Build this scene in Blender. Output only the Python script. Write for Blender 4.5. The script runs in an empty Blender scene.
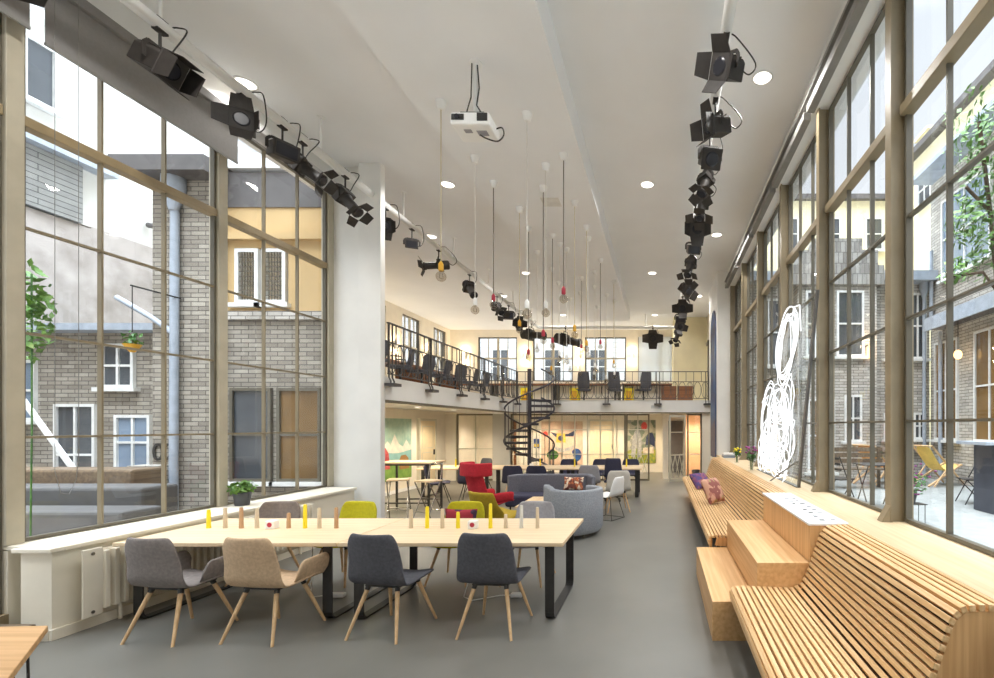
import bpy, math, random
from mathutils import Vector, Matrix
random.seed(7)
S = bpy.context.scene
COL = S.collection
PI = math.pi
R = math.radians
V = Vector

# ------------------------------------------------------------------ materials
def lin(c):
    return tuple((x / 255 / 12.92) if x / 255 <= .04045 else ((x / 255 + .055) / 1.055) ** 2.4 for x in c) + (1,)

def nodes(name):
    m = bpy.data.materials.new(name); m.use_nodes = True
    nt = m.node_tree; nt.nodes.clear()
    out = nt.nodes.new('ShaderNodeOutputMaterial')
    return m, nt, out

def N(nt, kind, **kw):
    n = nt.nodes.new('ShaderNode' + kind)
    for k, v in kw.items():
        if k in n.inputs: n.inputs[k].default_value = v
        else: setattr(n, k, v)
    return n

def mat(name, rgb, rough=.5, metal=0., var=.08, scale=6., bump=0., bscale=200., stretch=None, spec=.5, rgb2=None):
    m, nt, out = nodes(name)
    b = N(nt, 'BsdfPrincipled', Roughness=rough, Metallic=metal)
    b.inputs['Specular IOR Level'].default_value = spec
    tc = N(nt, 'TexCoord'); mp = N(nt, 'Mapping')
    if stretch: mp.inputs['Scale'].default_value = stretch
    nt.links.new(tc.outputs['Object'], mp.inputs['Vector'])
    no = N(nt, 'TexNoise', Scale=scale, Detail=4.)
    nt.links.new(mp.outputs['Vector'], no.inputs['Vector'])
    rp = N(nt, 'ValToRGB')
    c = lin(rgb)
    c2 = lin(rgb2) if rgb2 else tuple(x * (1 - var) for x in c[:3]) + (1,)
    c1 = c if rgb2 else tuple(min(1, x * (1 + var)) for x in c[:3]) + (1,)
    rp.color_ramp.elements[0].position = .35; rp.color_ramp.elements[1].position = .65
    rp.color_ramp.elements[0].color = c2; rp.color_ramp.elements[1].color = c1
    nt.links.new(no.outputs['Fac'], rp.inputs['Fac'])
    nt.links.new(rp.outputs['Color'], b.inputs['Base Color'])
    if bump:
        n2 = N(nt, 'TexNoise', Scale=bscale, Detail=2.)
        nt.links.new(mp.outputs['Vector'], n2.inputs['Vector'])
        bp = N(nt, 'Bump', Strength=bump, Distance=.004)
        nt.links.new(n2.outputs['Fac'], bp.inputs['Height'])
        nt.links.new(bp.outputs['Normal'], b.inputs['Normal'])
    nt.links.new(b.outputs[0], out.inputs[0])
    return m

def wood(name, a, b_, axis='x', rough=.45, scale=3., rings=26.):
    st = {'x': (.9, rings, rings), 'y': (rings, .9, rings), 'z': (rings, rings, .9)}[axis]
    return mat(name, a, rough, rgb2=b_, scale=scale, stretch=tuple(s / scale * 1.2 for s in st))

def brick(name, plane, c1, c2, mortar, w=.25, h=.075):
    m, nt, out = nodes(name)
    b = N(nt, 'BsdfPrincipled', Roughness=.9)
    tc = N(nt, 'TexCoord'); sp = N(nt, 'SeparateXYZ'); cb = N(nt, 'CombineXYZ')
    nt.links.new(tc.outputs['Object'], sp.inputs[0])
    nt.links.new(sp.outputs['X' if plane == 'x' else 'Y'], cb.inputs['X'])
    nt.links.new(sp.outputs['Z'], cb.inputs['Y'])
    br = N(nt, 'TexBrick', Scale=1., Color1=lin(c1), Color2=lin(c2), Mortar=lin(mortar))
    br.inputs['Mortar Size'].default_value = .007
    br.inputs['Brick Width'].default_value = w; br.inputs['Row Height'].default_value = h
    nt.links.new(cb.outputs[0], br.inputs['Vector'])
    no = N(nt, 'TexNoise', Scale=5., Detail=5.)
    nt.links.new(tc.outputs['Object'], no.inputs['Vector'])
    mx = N(nt, 'MixRGB', blend_type='MULTIPLY', Fac=.55)
    rp = N(nt, 'ValToRGB'); rp.color_ramp.elements[0].color = (.45, .45, .45, 1); rp.color_ramp.elements[1].color = (1.2, 1.2, 1.2, 1)
    nt.links.new(no.outputs['Fac'], rp.inputs['Fac'])
    nt.links.new(br.outputs['Color'], mx.inputs['Color1']); nt.links.new(rp.outputs['Color'], mx.inputs['Color2'])
    nt.links.new(mx.outputs[0], b.inputs['Base Color'])
    bp = N(nt, 'Bump', Strength=.6, Distance=.01)
    bp.invert = True
    nt.links.new(br.outputs['Fac'], bp.inputs['Height']); nt.links.new(bp.outputs['Normal'], b.inputs['Normal'])
    nt.links.new(b.outputs[0], out.inputs[0])
    return m

def glass(name, tint=(1, 1, 1), ior=1.45, rough=0.):
    m, nt, out = nodes(name)
    t = N(nt, 'BsdfTransparent', Color=tint + (1,)); g = N(nt, 'BsdfGlossy', Roughness=rough)
    lw = N(nt, 'LayerWeight', Blend=.5); pw = N(nt, 'Math', operation='POWER'); fr = N(nt, 'Math', operation='MULTIPLY_ADD'); mx = N(nt, 'MixShader')
    f0 = ((ior - 1) / (ior + 1)) ** 2 * .7
    nt.links.new(lw.outputs['Facing'], pw.inputs[0]); pw.inputs[1].default_value = 5.
    nt.links.new(pw.outputs[0], fr.inputs[0]); fr.inputs[1].default_value = .75 - f0; fr.inputs[2].default_value = f0
    nt.links.new(fr.outputs[0], mx.inputs[0]); nt.links.new(t.outputs[0], mx.inputs[1]); nt.links.new(g.outputs[0], mx.inputs[2])
    nt.links.new(mx.outputs[0], out.inputs[0])
    return m

def emit(name, rgb, s):
    m, nt, out = nodes(name)
    e = N(nt, 'Emission', Color=lin(rgb), Strength=s)
    nt.links.new(e.outputs[0], out.inputs[0])
    return m

def translucent(name, rgb):
    m, nt, out = nodes(name); d = N(nt, 'BsdfDiffuse', Color=lin(rgb)); t = N(nt, 'BsdfTranslucent', Color=lin(rgb)); mx = N(nt, 'MixShader'); mx.inputs[0].default_value = .65
    nt.links.new(d.outputs[0], mx.inputs[1]); nt.links.new(t.outputs[0], mx.inputs[2]); nt.links.new(mx.outputs[0], out.inputs[0]); return m
M = {}
M['screen'] = translucent('white_screen_fabric', (240, 242, 244))
M['white'] = mat('white_paint', (236, 235, 231), .6, var=.03, scale=2)
M['ceil'] = mat('ceiling_paint', (238, 239, 240), .7, var=.02, scale=1)
M['cream'] = mat('cream_paint', (231, 223, 205), .55, var=.03, scale=3)
M['warmw'] = mat('warm_white_paint', (238, 230, 214), .6, var=.03, scale=3)
M['floor'] = mat('grey_resin_floor', (112, 110, 104), .34, var=.06, scale=1.3, spec=.4)
M['steelw'] = mat('olive_painted_steel', (142, 128, 102), .45, var=.06)
M['steelt'] = mat('thin_olive_steel', (98, 92, 78), .45, var=.06)
M['postl'] = mat('cream_painted_post', (182, 174, 154), .5, var=.05)
M['barl'] = mat('oak_painted_bar', (152, 134, 102), .5, var=.08)
M['bark'] = mat('dark_oak_bar', (116, 92, 62), .5, var=.08)
M['pale'] = mat('pale_grey_bar', (134, 122, 98), .5, var=.05)
M['glass'] = glass('window_glass')
M['bulb'] = glass('clear_bulb_glass', (.82, .78, .72), 2.0)
M['acryl'] = glass('clear_acrylic', (.95, .97, .96), 1.45)
M['black'] = mat('black_metal', (44, 42, 40), .45, var=.15, scale=20)
M['stage'] = mat('stage_black_metal', (44, 39, 35), .6, var=.2, scale=14)
M['rail'] = mat('dark_iron', (74, 70, 68), .5, var=.1)
M['stair'] = mat('dark_blue_grey_iron', (66, 64, 72), .5, var=.1)
M['lens'] = mat('lens_glass', (40, 40, 46), .25, spec=.4)
M['chrome'] = mat('chrome', (190, 188, 184), .25, metal=1.)
M['grey'] = mat('grey_fabric', (126, 118, 114), .9, var=.12, scale=40, bump=.3)
M['beige'] = mat('beige_fabric', (194, 166, 134), .9, var=.1, scale=40, bump=.3)
M['dark'] = mat('charcoal_fabric', (82, 82, 88), .9, var=.14, scale=40, bump=.3)
M['taupe'] = mat('taupe_fabric', (134, 120, 110), .9, var=.1, scale=40, bump=.3)
M['lime'] = mat('yellow_green_fabric', (190, 180, 26), .9, var=.08, scale=40, bump=.2)
M['ltgrey'] = mat('light_grey_fabric', (160, 158, 162), .9, var=.08, scale=40, bump=.2)
M['navy'] = mat('navy_fabric', (58, 58, 78), .9, var=.1, scale=40, bump=.2)
M['red'] = mat('red_fabric', (190, 40, 54), .9, var=.1, scale=30, bump=.2)
M['must'] = mat('mustard_fabric', (168, 142, 34), .9, var=.1, scale=30, bump=.2)
M['felt'] = mat('mottled_grey_felt', (148, 152, 158), .95, var=.16, scale=60, bump=.3)
M['sofa'] = mat('slate_fabric', (112, 113, 122), .95, var=.14, scale=40, bump=.3)
M['ash'] = wood('ash_table_top', (234, 212, 178), (218, 190, 150), 'x')
M['oakx'] = wood('oak_corner_top', (214, 172, 122), (190, 146, 96), 'x')
M['ashy'] = wood('ash_top_lengthwise', (236, 210, 168), (220, 186, 140), 'y')
M['legw'] = wood('pale_oak_leg', (222, 188, 144), (204, 166, 120), 'z', rings=60)
M['slat'] = wood('oak_slat', (232, 196, 146), (206, 162, 108), 'y', rings=40)
M['ply'] = wood('oak_plywood', (224, 182, 130), (206, 160, 106), 'y')
M['plyz'] = wood('oak_plywood_panel', (224, 180, 126), (202, 154, 100), 'z')
M['sill'] = wood('pale_oak_sill', (220, 196, 160), (204, 178, 138), 'y')
M['gap'] = mat('bench_shade_brown', (70, 46, 28), .8)  # dark brown paints in the shade behind and below the bench slats
M['wdark'] = wood('brown_wood', (140, 92, 58), (112, 70, 42), 'x')
M['deck'] = wood('weathered_deck', (122, 104, 82), (92, 78, 64), 'y')
M['yellow'] = mat('yellow_paint', (244, 220, 40), .5, var=.04)
M['orange'] = mat('orange_socket', (222, 168, 44), .5)
M['redp'] = mat('raspberry_socket', (176, 44, 66), .5)
M['wpl'] = mat('white_plastic', (240, 240, 238), .4, var=.02)
M['cordw'] = mat('white_cord', (222, 220, 214), .7)
M['cordy'] = mat('straw_cord', (196, 184, 150), .7)
M['cordg'] = mat('grey_cord', (112, 106, 102), .7)
M['blind'] = mat('grey_blind_fabric', (138, 135, 133), .85, var=.03, scale=30)
M['blindl'] = mat('pale_blind_fabric', (205, 204, 204), .85, var=.03, scale=30)
M['tube'] = mat('grey_tube', (128, 126, 122), .5)
M['brickx'] = brick('grey_brick_facing_room', 'x', (176, 168, 154), (140, 132, 120), (100, 94, 86))
M['bricky'] = brick('grey_brick_side', 'y', (206, 200, 188), (172, 166, 156), (112, 106, 100))
M['brickw'] = brick('pale_brick', 'x', (214, 208, 198), (176, 170, 160), (116, 110, 104))
M['clad'] = brick('slate_lap_cladding', 'y', (150, 150, 146), (136, 136, 134), (70, 70, 70), w=4., h=.11)
M['stucco'] = mat('cream_stucco', (236, 226, 190), .9, var=.04, scale=2)
M['ochre'] = mat('ochre_plaster', (198, 168, 120), .9, var=.06, scale=2)
M['wstuc'] = mat('white_render', (204, 202, 196), .9, var=.04, scale=1)
M['gstuc'] = mat('stained_grey_render', (176, 168, 162), .9, scale=1.6, rgb2=(142, 134, 126))
M['zinc'] = mat('zinc_sheet', (160, 168, 178), .5, var=.1)
M['roofd'] = mat('dark_roof_board', (92, 88, 86), .7)
M['pave'] = brick('courtyard_paving', 'x', (198, 195, 190), (186, 183, 178), (146, 148, 144), w=.4, h=.2)
M['paint_blue'] = mat('blue_mural_paint', (40, 92, 150), .6, scale=3, rgb2=(52, 60, 110))
M['dwin'] = mat('dark_window_glass', (74, 78, 82), .06, spec=1., var=.2, scale=1)
M['wwin'] = mat('warm_light_tint_pane', (122, 94, 56), .12, var=.25, scale=1.2)  # warm room light and brownish reflections put into the pane colour
M['bluew'] = mat('blue_grey_window', (126, 142, 160), .1, var=.15, scale=1)
M['wframe'] = mat('white_window_paint', (224, 224, 220), .5)
M['leaf'] = mat('green_leaf', (70, 112, 40), .6, rgb2=(110, 146, 60), scale=9)
M['leafd'] = mat('deep_green_leaf', (40, 84, 34), .6, rgb2=(72, 116, 44), scale=9)
M['soil'] = mat('bark', (84, 66, 50), .9)
M['purple'] = mat('purple_flower', (112, 52, 120), .7, rgb2=(160, 70, 110), scale=30)
M['potg'] = mat('dark_grey_pot', (70, 72, 76), .6)
M['frame'] = mat('sage_painted_frame', (206, 202, 184), .5, var=.04)
M['framed'] = mat('olive_frame', (118, 110, 92), .5, var=.05)
M['ivory'] = mat('ivory_door_paint', (226, 208, 172), .5, var=.04)
M['pink'] = mat('peach_panel', (216, 172, 136), .25, var=.06, scale=2)
M['sconce'] = emit('sconce_glow', (255, 226, 180), 5.)
M['disc'] = emit('downlight_glow', (255, 246, 230), 6.)
M['neon'] = emit('neon_white', (250, 252, 255), 1.5)
M['warmglow'] = emit('warm_lamp_glow', (255, 206, 140), 3.)
M['signw'] = mat('grey_sign', (200, 202, 200), .5)
M['signd'] = mat('sign_ink', (96, 98, 94), .6)

def sm(pts, k=5):
    """smooth a polyline (Catmull-Rom)"""
    p = [V(a) for a in pts]; out = []
    for i in range(len(p) - 1):
        a, b, c, d = p[max(i - 1, 0)], p[i], p[i + 1], p[min(i + 2, len(p) - 1)]
        for j in range(k):
            t = j / k
            out.append(.5 * ((2 * b) + (c - a) * t + (2 * a - 5 * b + 4 * c - d) * t * t + (3 * b - a - 3 * c + d) * t ** 3))
    return out + [p[-1]]
# ------------------------------------------------------------------ mesh builder
class MB:
    def __init__(s): s.v = []; s.f = []; s.s = []
    def add(s, vs, fs, smooth=False):
        o = len(s.v); s.v += [tuple(v) for v in vs]
        s.f += [tuple(i + o for i in f) for f in fs]; s.s += [smooth] * len(fs)
        return s
    def box(s, x0, x1, y0, y1, z0, z1, mx=None):
        if x0 > x1: x0, x1 = x1, x0
        if y0 > y1: y0, y1 = y1, y0
        if z0 > z1: z0, z1 = z1, z0
        vs = [V((x, y, z)) for z in (z0, z1) for y in (y0, y1) for x in (x0, x1)]
        if mx: vs = [mx @ v for v in vs]
        return s.add(vs, [(0, 2, 3, 1), (4, 5, 7, 6), (0, 1, 5, 4), (2, 6, 7, 3), (0, 4, 6, 2), (1, 3, 7, 5)])
    def bar(s, p, q, w, h, up=(0, 0, 1)):
        p, q = V(p), V(q); d = (q - p); L = d.length; d.normalize()
        up = V(up)
        if abs(d.dot(up)) > .99: up = V((0, 1, 0))
        x = d.cross(up).normalized(); z = x.cross(d)
        mx = Matrix((x, d, z)).transposed().to_4x4(); mx.translation = p
        return s.box(-w / 2, w / 2, 0, L, -h / 2, h / 2, mx)
    def cyl(s, p, q, r0, r1=None, n=12, cap=True):
        r1 = r0 if r1 is None else r1
        p, q = V(p), V(q); d = (q - p).normalized()
        a = d.orthogonal().normalized(); b = d.cross(a)
        vs = []
        for c, r in ((p, r0), (q, r1)):
            vs += [c + a * (r * math.cos(2 * PI * i / n)) + b * (r * math.sin(2 * PI * i / n)) for i in range(n)]
        s.add(vs, [(i, (i + 1) % n, n + (i + 1) % n, n + i) for i in range(n)], True)
        if cap: s.add(vs, [tuple(range(n - 1, -1, -1)), tuple(range(n, 2 * n))])
        return s
    def tube(s, pts, r, n=6, closed=False):
        pts = [V(p) for p in pts]; m = len(pts); vs = []
        ref = None
        for i, p in enumerate(pts):
            a = pts[(i - 1) % m] if (closed or i > 0) else p
            b = pts[(i + 1) % m] if (closed or i < m - 1) else p
            d = (b - a)
            if d.length < 1e-9: d = V((0, 0, 1))
            d.normalize()
            if ref is None: ref = d.orthogonal().normalized()
            ref = ref - d * ref.dot(d)
            if ref.length < 1e-6: ref = d.orthogonal()
            ref.normalize(); bb = d.cross(ref)
            vs += [p + ref * (r * math.cos(2 * PI * k / n)) + bb * (r * math.sin(2 * PI * k / n)) for k in range(n)]
        fs = []
        for i in range(m if closed else m - 1):
            j = (i + 1) % m
            fs += [(i * n + k, i * n + (k + 1) % n, j * n + (k + 1) % n, j * n + k) for k in range(n)]
        s.add(vs, fs, True)
        if not closed: s.add(vs, [tuple(range(n - 1, -1, -1)), tuple(range((m - 1) * n, m * n))])
        return s
    def lathe(s, prof, n=20, c=(0, 0, 0), cap=True):
        c = V(c); vs = []
        for r, z in prof:
            vs += [c + V((r * math.cos(2 * PI * i / n), r * math.sin(2 * PI * i / n), z)) for i in range(n)]
        m = len(prof)
        s.add(vs, [(j * n + i, j * n + (i + 1) % n, (j + 1) * n + (i + 1) % n, (j + 1) * n + i) for j in range(m - 1) for i in range(n)], True)
        if cap: s.add(vs, [tuple(range(n - 1, -1, -1)), tuple(range((m - 1) * n, m * n))])
        return s
    def prism(s, poly, axis, a, b):
        # poly of 2D points: axis 'x' -> (y,z), 'y' -> (x,z), 'z' -> (x,y)
        f = {'x': lambda p, t: (t, p[0], p[1]), 'y': lambda p, t: (p[0], t, p[1]), 'z': lambda p, t: (p[0], p[1], t)}[axis]
        n = len(poly)
        vs = [f(p, a) for p in poly] + [f(p, b) for p in poly]
        return s.add(vs, [tuple(range(n - 1, -1, -1)), tuple(range(n, 2 * n))] + [(i, (i + 1) % n, n + (i + 1) % n, n + i) for i in range(n)])
    def ball(s, c, rx, ry=None, rz=None, nu=16, nv=10, p=1.):
        ry = rx if ry is None else ry; rz = rx if rz is None else rz
        c = V(c); vs = []
        sg = lambda x: math.copysign(abs(x) ** p, x)
        for j in range(nv + 1):
            t = -PI / 2 + PI * j / nv
            for i in range(nu):
                a = 2 * PI * i / nu
                vs.append(c + V((rx * sg(math.cos(t)) * sg(math.cos(a)), ry * sg(math.cos(t)) * sg(math.sin(a)), rz * sg(math.sin(t)))))
        return s.add(vs, [(j * nu + i, j * nu + (i + 1) % nu, (j + 1) * nu + (i + 1) % nu, (j + 1) * nu + i) for j in range(nv) for i in range(nu)], True)
    def grid(s, rows):
        m, n = len(rows), len(rows[0])
        return s.add([p for r in rows for p in r], [(i * n + j, i * n + j + 1, (i + 1) * n + j + 1, (i + 1) * n + j) for i in range(m - 1) for j in range(n - 1)], True)
    def leaves(s, c, r, k, size, sq=(1, 1, 1), rnd=random):
        for _ in range(k):
            d = V((rnd.gauss(0, 1), rnd.gauss(0, 1), rnd.gauss(0, 1))).normalized() * (r * rnd.random() ** .45)
            p = V(c) + V((d.x * sq[0], d.y * sq[1], d.z * sq[2]))
            a = V((rnd.uniform(-1, 1), rnd.uniform(-1, 1), rnd.uniform(-1, 1))).normalized(); b = a.orthogonal().normalized()
            t = size * rnd.uniform(.6, 1.3)
            s.add([p - a * t, p + b * t * .45, p + a * t, p - b * t * .45], [(0, 1, 2, 3)])
        return s
    def xf(s, mx):
        s.v = [tuple(mx @ V(v)) for v in s.v]; return s
    def build(s, name, m, parent=None, bevel=0., solid=0., sub=0, kind=None, label=None, seg=2):
        me = bpy.data.meshes.new(name); me.from_pydata(s.v, [], s.f); me.validate()
        if len(me.polygons) == len(s.s): me.polygons.foreach_set('use_smooth', s.s)
        me.materials.append(M[m] if isinstance(m, str) else m); me.update()
        o = bpy.data.objects.new(name, me); COL.objects.link(o)
        if parent: o.parent = parent
        if solid:
            d = o.modifiers.new('solid', 'SOLIDIFY'); d.thickness = solid; d.offset = 0
        if sub:
            d = o.modifiers.new('sub', 'SUBSURF'); d.levels = d.render_levels = sub
        if bevel:
            d = o.modifiers.new('bevel', 'BEVEL'); d.width = bevel; d.segments = seg; d.limit_method = 'ANGLE'
        if kind: o['kind'] = kind
        if label: o['label'] = label
        return o

def tag(o, label, cat, group=None):
    o['label'] = label; o['category'] = cat
    if group: o['group'] = group
    return o

def thing(name, label, cat, loc=(0, 0, 0), rz=0., group=None):
    o = bpy.data.objects.new(name, None); o.empty_display_size = .1
    COL.objects.link(o); o.location = loc; o.rotation_euler = (0, 0, rz)
    return tag(o, label, cat, group)

def empty_struct(name):
    o = bpy.data.objects.new(name, None); COL.objects.link(o); o['kind'] = 'structure'; return o

def copy_tree(o, parent=None):
    c = o.copy(); COL.objects.link(c)
    if parent: c.parent = parent
    for ch in list(o.children): copy_tree(ch, c)
    return c

def lamp(name, kind, loc, power, color=(1, .93, .82), size=.2, parent=None, rot=(0, 0, 0), spot=None):
    l = bpy.data.lights.new(name, kind); l.energy = power; l.color = color
    if kind == 'AREA': l.shape = 'DISK'; l.size = size
    else: l.shadow_soft_size = size
    if spot: l.spot_size = spot; l.spot_blend = .6
    o = bpy.data.objects.new(name, l); COL.objects.link(o); o.location = loc; o.rotation_euler = rot
    if parent: o.parent = parent
    return o

def wall_open(name, axis, c0, c1, a0, a1, z0, z1, holes, m, kind='structure', parent=None):
    """a wall slab between c0 and c1 on its normal axis, with rectangular holes (a0,a1,z0,z1)"""
    b = MB()
    xs = sorted({a0, a1, *[h[0] for h in holes], *[h[1] for h in holes]})
    for i in range(len(xs) - 1):
        l, r = xs[i], xs[i + 1]; mid = (l + r) / 2
        hs = sorted([h for h in holes if h[0] < mid < h[1]], key=lambda h: h[2])
        z = z0
        for h in hs + [None]:
            t = h[2] if h else z1
            if t > z + 1e-5:
                if axis == 'y': b.box(l, r, c0, c1, z, t)
                else: b.box(c0, c1, l, r, z, t)
            if h: z = h[3]
    return b.build(name, m, parent, kind=kind)
# ------------------------------------------------------------------ the room shell
ZC = 6.2
MB().box(-9.85, 2.3, -3.4, 21.7, -.2, 0).build('floor', 'floor', kind='structure')
MB().box(-5.85, 2.6, -3.6, 8.0, ZC, ZC + .25).box(-8.65, 2.6, 8.0, 12.0, ZC, ZC + .25).box(-9.85, 2.6, 12.0, 21.9, ZC, ZC + .25).build('ceiling', 'ceil', kind='structure')
MB().box(-3.05, -1.175, -3.2, 17.8, 5.78, ZC - .005).build('ceiling_panel', 'ceil', kind='structure')
MB().box(-5.85, 2.6, -3.6, -3.4, 0, ZC).build('wall_back', 'white', kind='structure')
# right side: low wall, sill, window bays, beam above
MB().box(1.95, 2.25, -3.4, 13.35, -.1, .94).build('wall_right', 'white', kind='structure')
MB().box(1.575, 2.16, -3.3, 13.35, .945, .98).build('windowsill', 'sill', kind='structure')
MB().box(1.90, 2.3, -3.4, 13.35, 5.74, ZC).build('beam_right', 'white', kind='structure')
MB().box(1.6, 2.4, 13.35, 15.6, -.1, ZC).build('wall_right_pier', 'white', kind='structure')
MB().box(1.87, 2.4, 15.6, 21.7, 2.25, ZC).build('wall_gallery_right', 'warmw', kind='structure')
CY = [-3.35, -1.5, .35, 2.2, 4.05, 5.87, 7.7, 9.55, 11.4, 13.25]
XW = 2.10
wn = 0
def window_bay(xw, y0, y1, z0, z1, thick_z, thin_z, frame_m, bar_m, side, thickbar_m):
    global wn
    wn += 1
    r = empty_struct('window_%d' % wn)
    f = MB(); t = .03; d = .05
    f.box(xw - d / 2, xw + d / 2, y0, y0 + t, z0, z1).box(xw - d / 2, xw + d / 2, y1 - t, y1, z0, z1)
    f.box(xw - d / 2, xw + d / 2, y0 + t, y1 - t, z0, z0 + t).box(xw - d / 2, xw + d / 2, y0 + t, y1 - t, z1 - t, z1)
    f.build('frame', frame_m, r)
    g = MB()
    for k in (1, 2):
        y = y0 + (y1 - y0) * k / 3
        g.box(xw - .022, xw + .022, y - .009, y + .009, z0 + t, z1 - t)
    for z in thin_z: g.box(xw - .023, xw + .023, y0 + t, y1 - t, z - .010, z + .010)
    g.build('glazing_bar', bar_m, r)
    if thick_z:
        MB().box(xw - .07, xw + .045, y0 + .005, y1 - .005, thick_z - .045, thick_z + .045).build('transom', thickbar_m, r, bevel=.006)
    MB().box(xw - .003 + side * .03, xw + .003 + side * .03, y0 + .01, y1 - .01, z0 + .01, z1 - .01).build('glass', 'glass', r)
    return r
def column(name, x0, x1, y0, y1, z0, z1, m):
    c = MB(); xm = (x0 + x1) / 2; t = .018
    c.box(x0, x0 + t, y0, y1, z0, z1).box(x1 - t, x1, y0, y1, z0, z1).box(x0 + t, x1 - t, y0 + (y1 - y0) * .3, y1 - (y1 - y0) * .3, z0, z1)
    return c.build(name, m, kind='structure')
for i in range(len(CY) - 1):
    window_bay(XW, CY[i] + .045, CY[i + 1] - .045, .985, 5.72, 4.48, (1.84, 2.71, 3.57), 'steelt', 'steelt', 1, 'steelw')
for y in CY[1:]:
    column('window_column', 1.955, 2.15, y - .05, y + .05, .98, 5.74, 'steelw')
    MB().prism([(1.955, .98), (1.88, .98), (1.955, 1.12)], 'y', y - .045, y + .045).build('column_foot', 'steelw', kind='structure')
# left side: plinth, sill, window bays
XL = -5.62
MB().box(-5.38, -5.12, 3.95, 7.85, 0, .735).build('wall_left_plinth', 'cream', kind='structure')
MB().box(-5.70, -5.56, 4.0, 7.98, 0, .735).build('wall_left', 'cream', kind='structure')
MB().box(-5.70, -5.07, 4.0, 7.85, .74, .778).box(-5.40, -5.07, 3.90, 4.0, .74, .778).build('windowsill', 'cream', kind='structure', bevel=.008)
MB().box(-5.118, -5.095, 3.93, 7.85, 0, .09).box(-5.38, -5.12, 3.925, 3.945, 0, .09).build('baseboard_left', 'cream', kind='structure')
LY = [-3.3, -1.53, .32, 2.17, 4.05, 5.975, 7.93]
for i in range(len(LY) - 1):
    z0 = .785 if i >= 4 else .2
    window_bay(XL, LY[i] + .06, LY[i + 1] - .06, z0, 5.72, 4.48, (1.70, 2.62, 3.55), 'steelt', 'pale', -1, 'barl')
for y in LY[1:]:
    MB().box(-5.69, -5.56, y - .06, y + .06, .0 if y < 4 else .778, 5.74).build('window_column', 'postl', kind='structure', bevel=.006)
MB().box(-5.8, -5.55, -3.4, 7.98, 5.74, ZC).build('beam_left', 'white', kind='structure')
MB().box(-5.75, -5.55, -3.4, 4.0, 0, .2).build('wall_left_threshold', 'barl', kind='structure')
# pier where the hall widens under the gallery
MB().box(-5.70, -4.98, 7.99, 8.36, 0, ZC).build('wall_left_pier', 'white', kind='structure')
MB().box(-5.06, -4.69, 7.86, 7.985, 0, ZC).build('pilaster_left', 'white', kind='structure')
# gallery slab with its fascia, upper walls
sl = MB()
sl.box(-8.47, -4.97, 8.37, 12.02, 2.27, 2.60).box(-9.65, -4.97, 12.02, 21.5, 2.27, 2.60).box(-4.97, -4.72, 7.99, 21.5, 2.27, 2.60).box(-4.72, 1.6, 15.33, 15.6, 2.27, 2.60).box(-4.72, 1.87, 15.6, 21.5, 2.27, 2.60)
sl.build('gallery_floor', 'white', kind='structure')
MB().box(-4.72, -4.69, 7.99, 15.30, 2.25, 2.64).box(-4.72, 1.60, 15.30, 15.33, 2.25, 2.64).build('trim_gallery_fascia', 'white', kind='structure')
MB().box(-4.735, -4.70, 7.99, 15.30, 2.20, 2.25).box(-4.70, 1.6, 15.31, 15.35, 2.215, 2.25).build('trim_gallery_edge', 'framed', kind='structure')
GL = [(12.9, 14.2), (15.4, 16.5), (17.55, 18.85), (19.95, 21.1)]
wall_open('wall_gallery_left', 'x', -9.85, -9.65, 12.0, 21.7, 2.27, ZC, [(a, b, 3.6, 6.02) for a, b in GL], 'warmw')
GF = [(-8.37, -6.59), (-5.86, -4.03), (-3.48, -1.60), (-1.05, .91)]
wall_open('wall_gallery_far', 'y', 21.5, 21.7, -9.65, 1.87, 2.27, ZC, [(a, b, 3.85, 5.87) for a, b in GF], 'warmw')
wall_open('wall_courtyard_left', 'y', 8.16, 8.35, -8.65, -5.70, 0, ZC, [(-7.33, -6.40, 3.88, 4.86)], 'white')
MB().box(-8.65, -8.47, 8.35, 12.0, 0, ZC).box(-9.65, -8.65, 12.0, 12.18, 0, ZC).build('wall_gallery_jog', 'warmw', kind='structure')
def gal_window(axis, c, a, b, z0, z1):
    global wn
    wn += 1
    r = empty_struct('window_%d' % wn); f = MB(); g = MB()
    def bx(m, p, q, s, t, d):
        if axis == 'y': m.box(p, q, c - d, c + d, s, t)
        else: m.box(c - d, c + d, p, q, s, t)
    for p, q in ((a, a + .05), (b - .05, b)): bx(f, p, q, z0, z1, .05)
    for p, q in ((z0, z0 + .05), (z1 - .05, z1)): bx(f, a, b, p, q, .05)
    m_ = (a + b) / 2
    bx(g, m_ - .045, m_ + .045, z0, z1, .035); zz = z0 + (z1 - z0) * .52
    bx(g, a, b, zz - .035, zz + .035, .036)
    for k in (.25, .75): bx(g, a + (b - a) * k - .015, a + (b - a) * k + .015, z0, z1, .03)
    f.build('frame', 'steelt', r); g.build('glazing_bar', 'postl', r)
    q = MB(); bx(q, a, b, z0, z1, .003); q.build('glass', 'glass', r)
for a, b in GL: gal_window('x', -9.75, a, b, 3.6, 6.02)
for a, b in GF: gal_window('y', 21.6, a, b, 3.85, 5.87)
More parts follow.
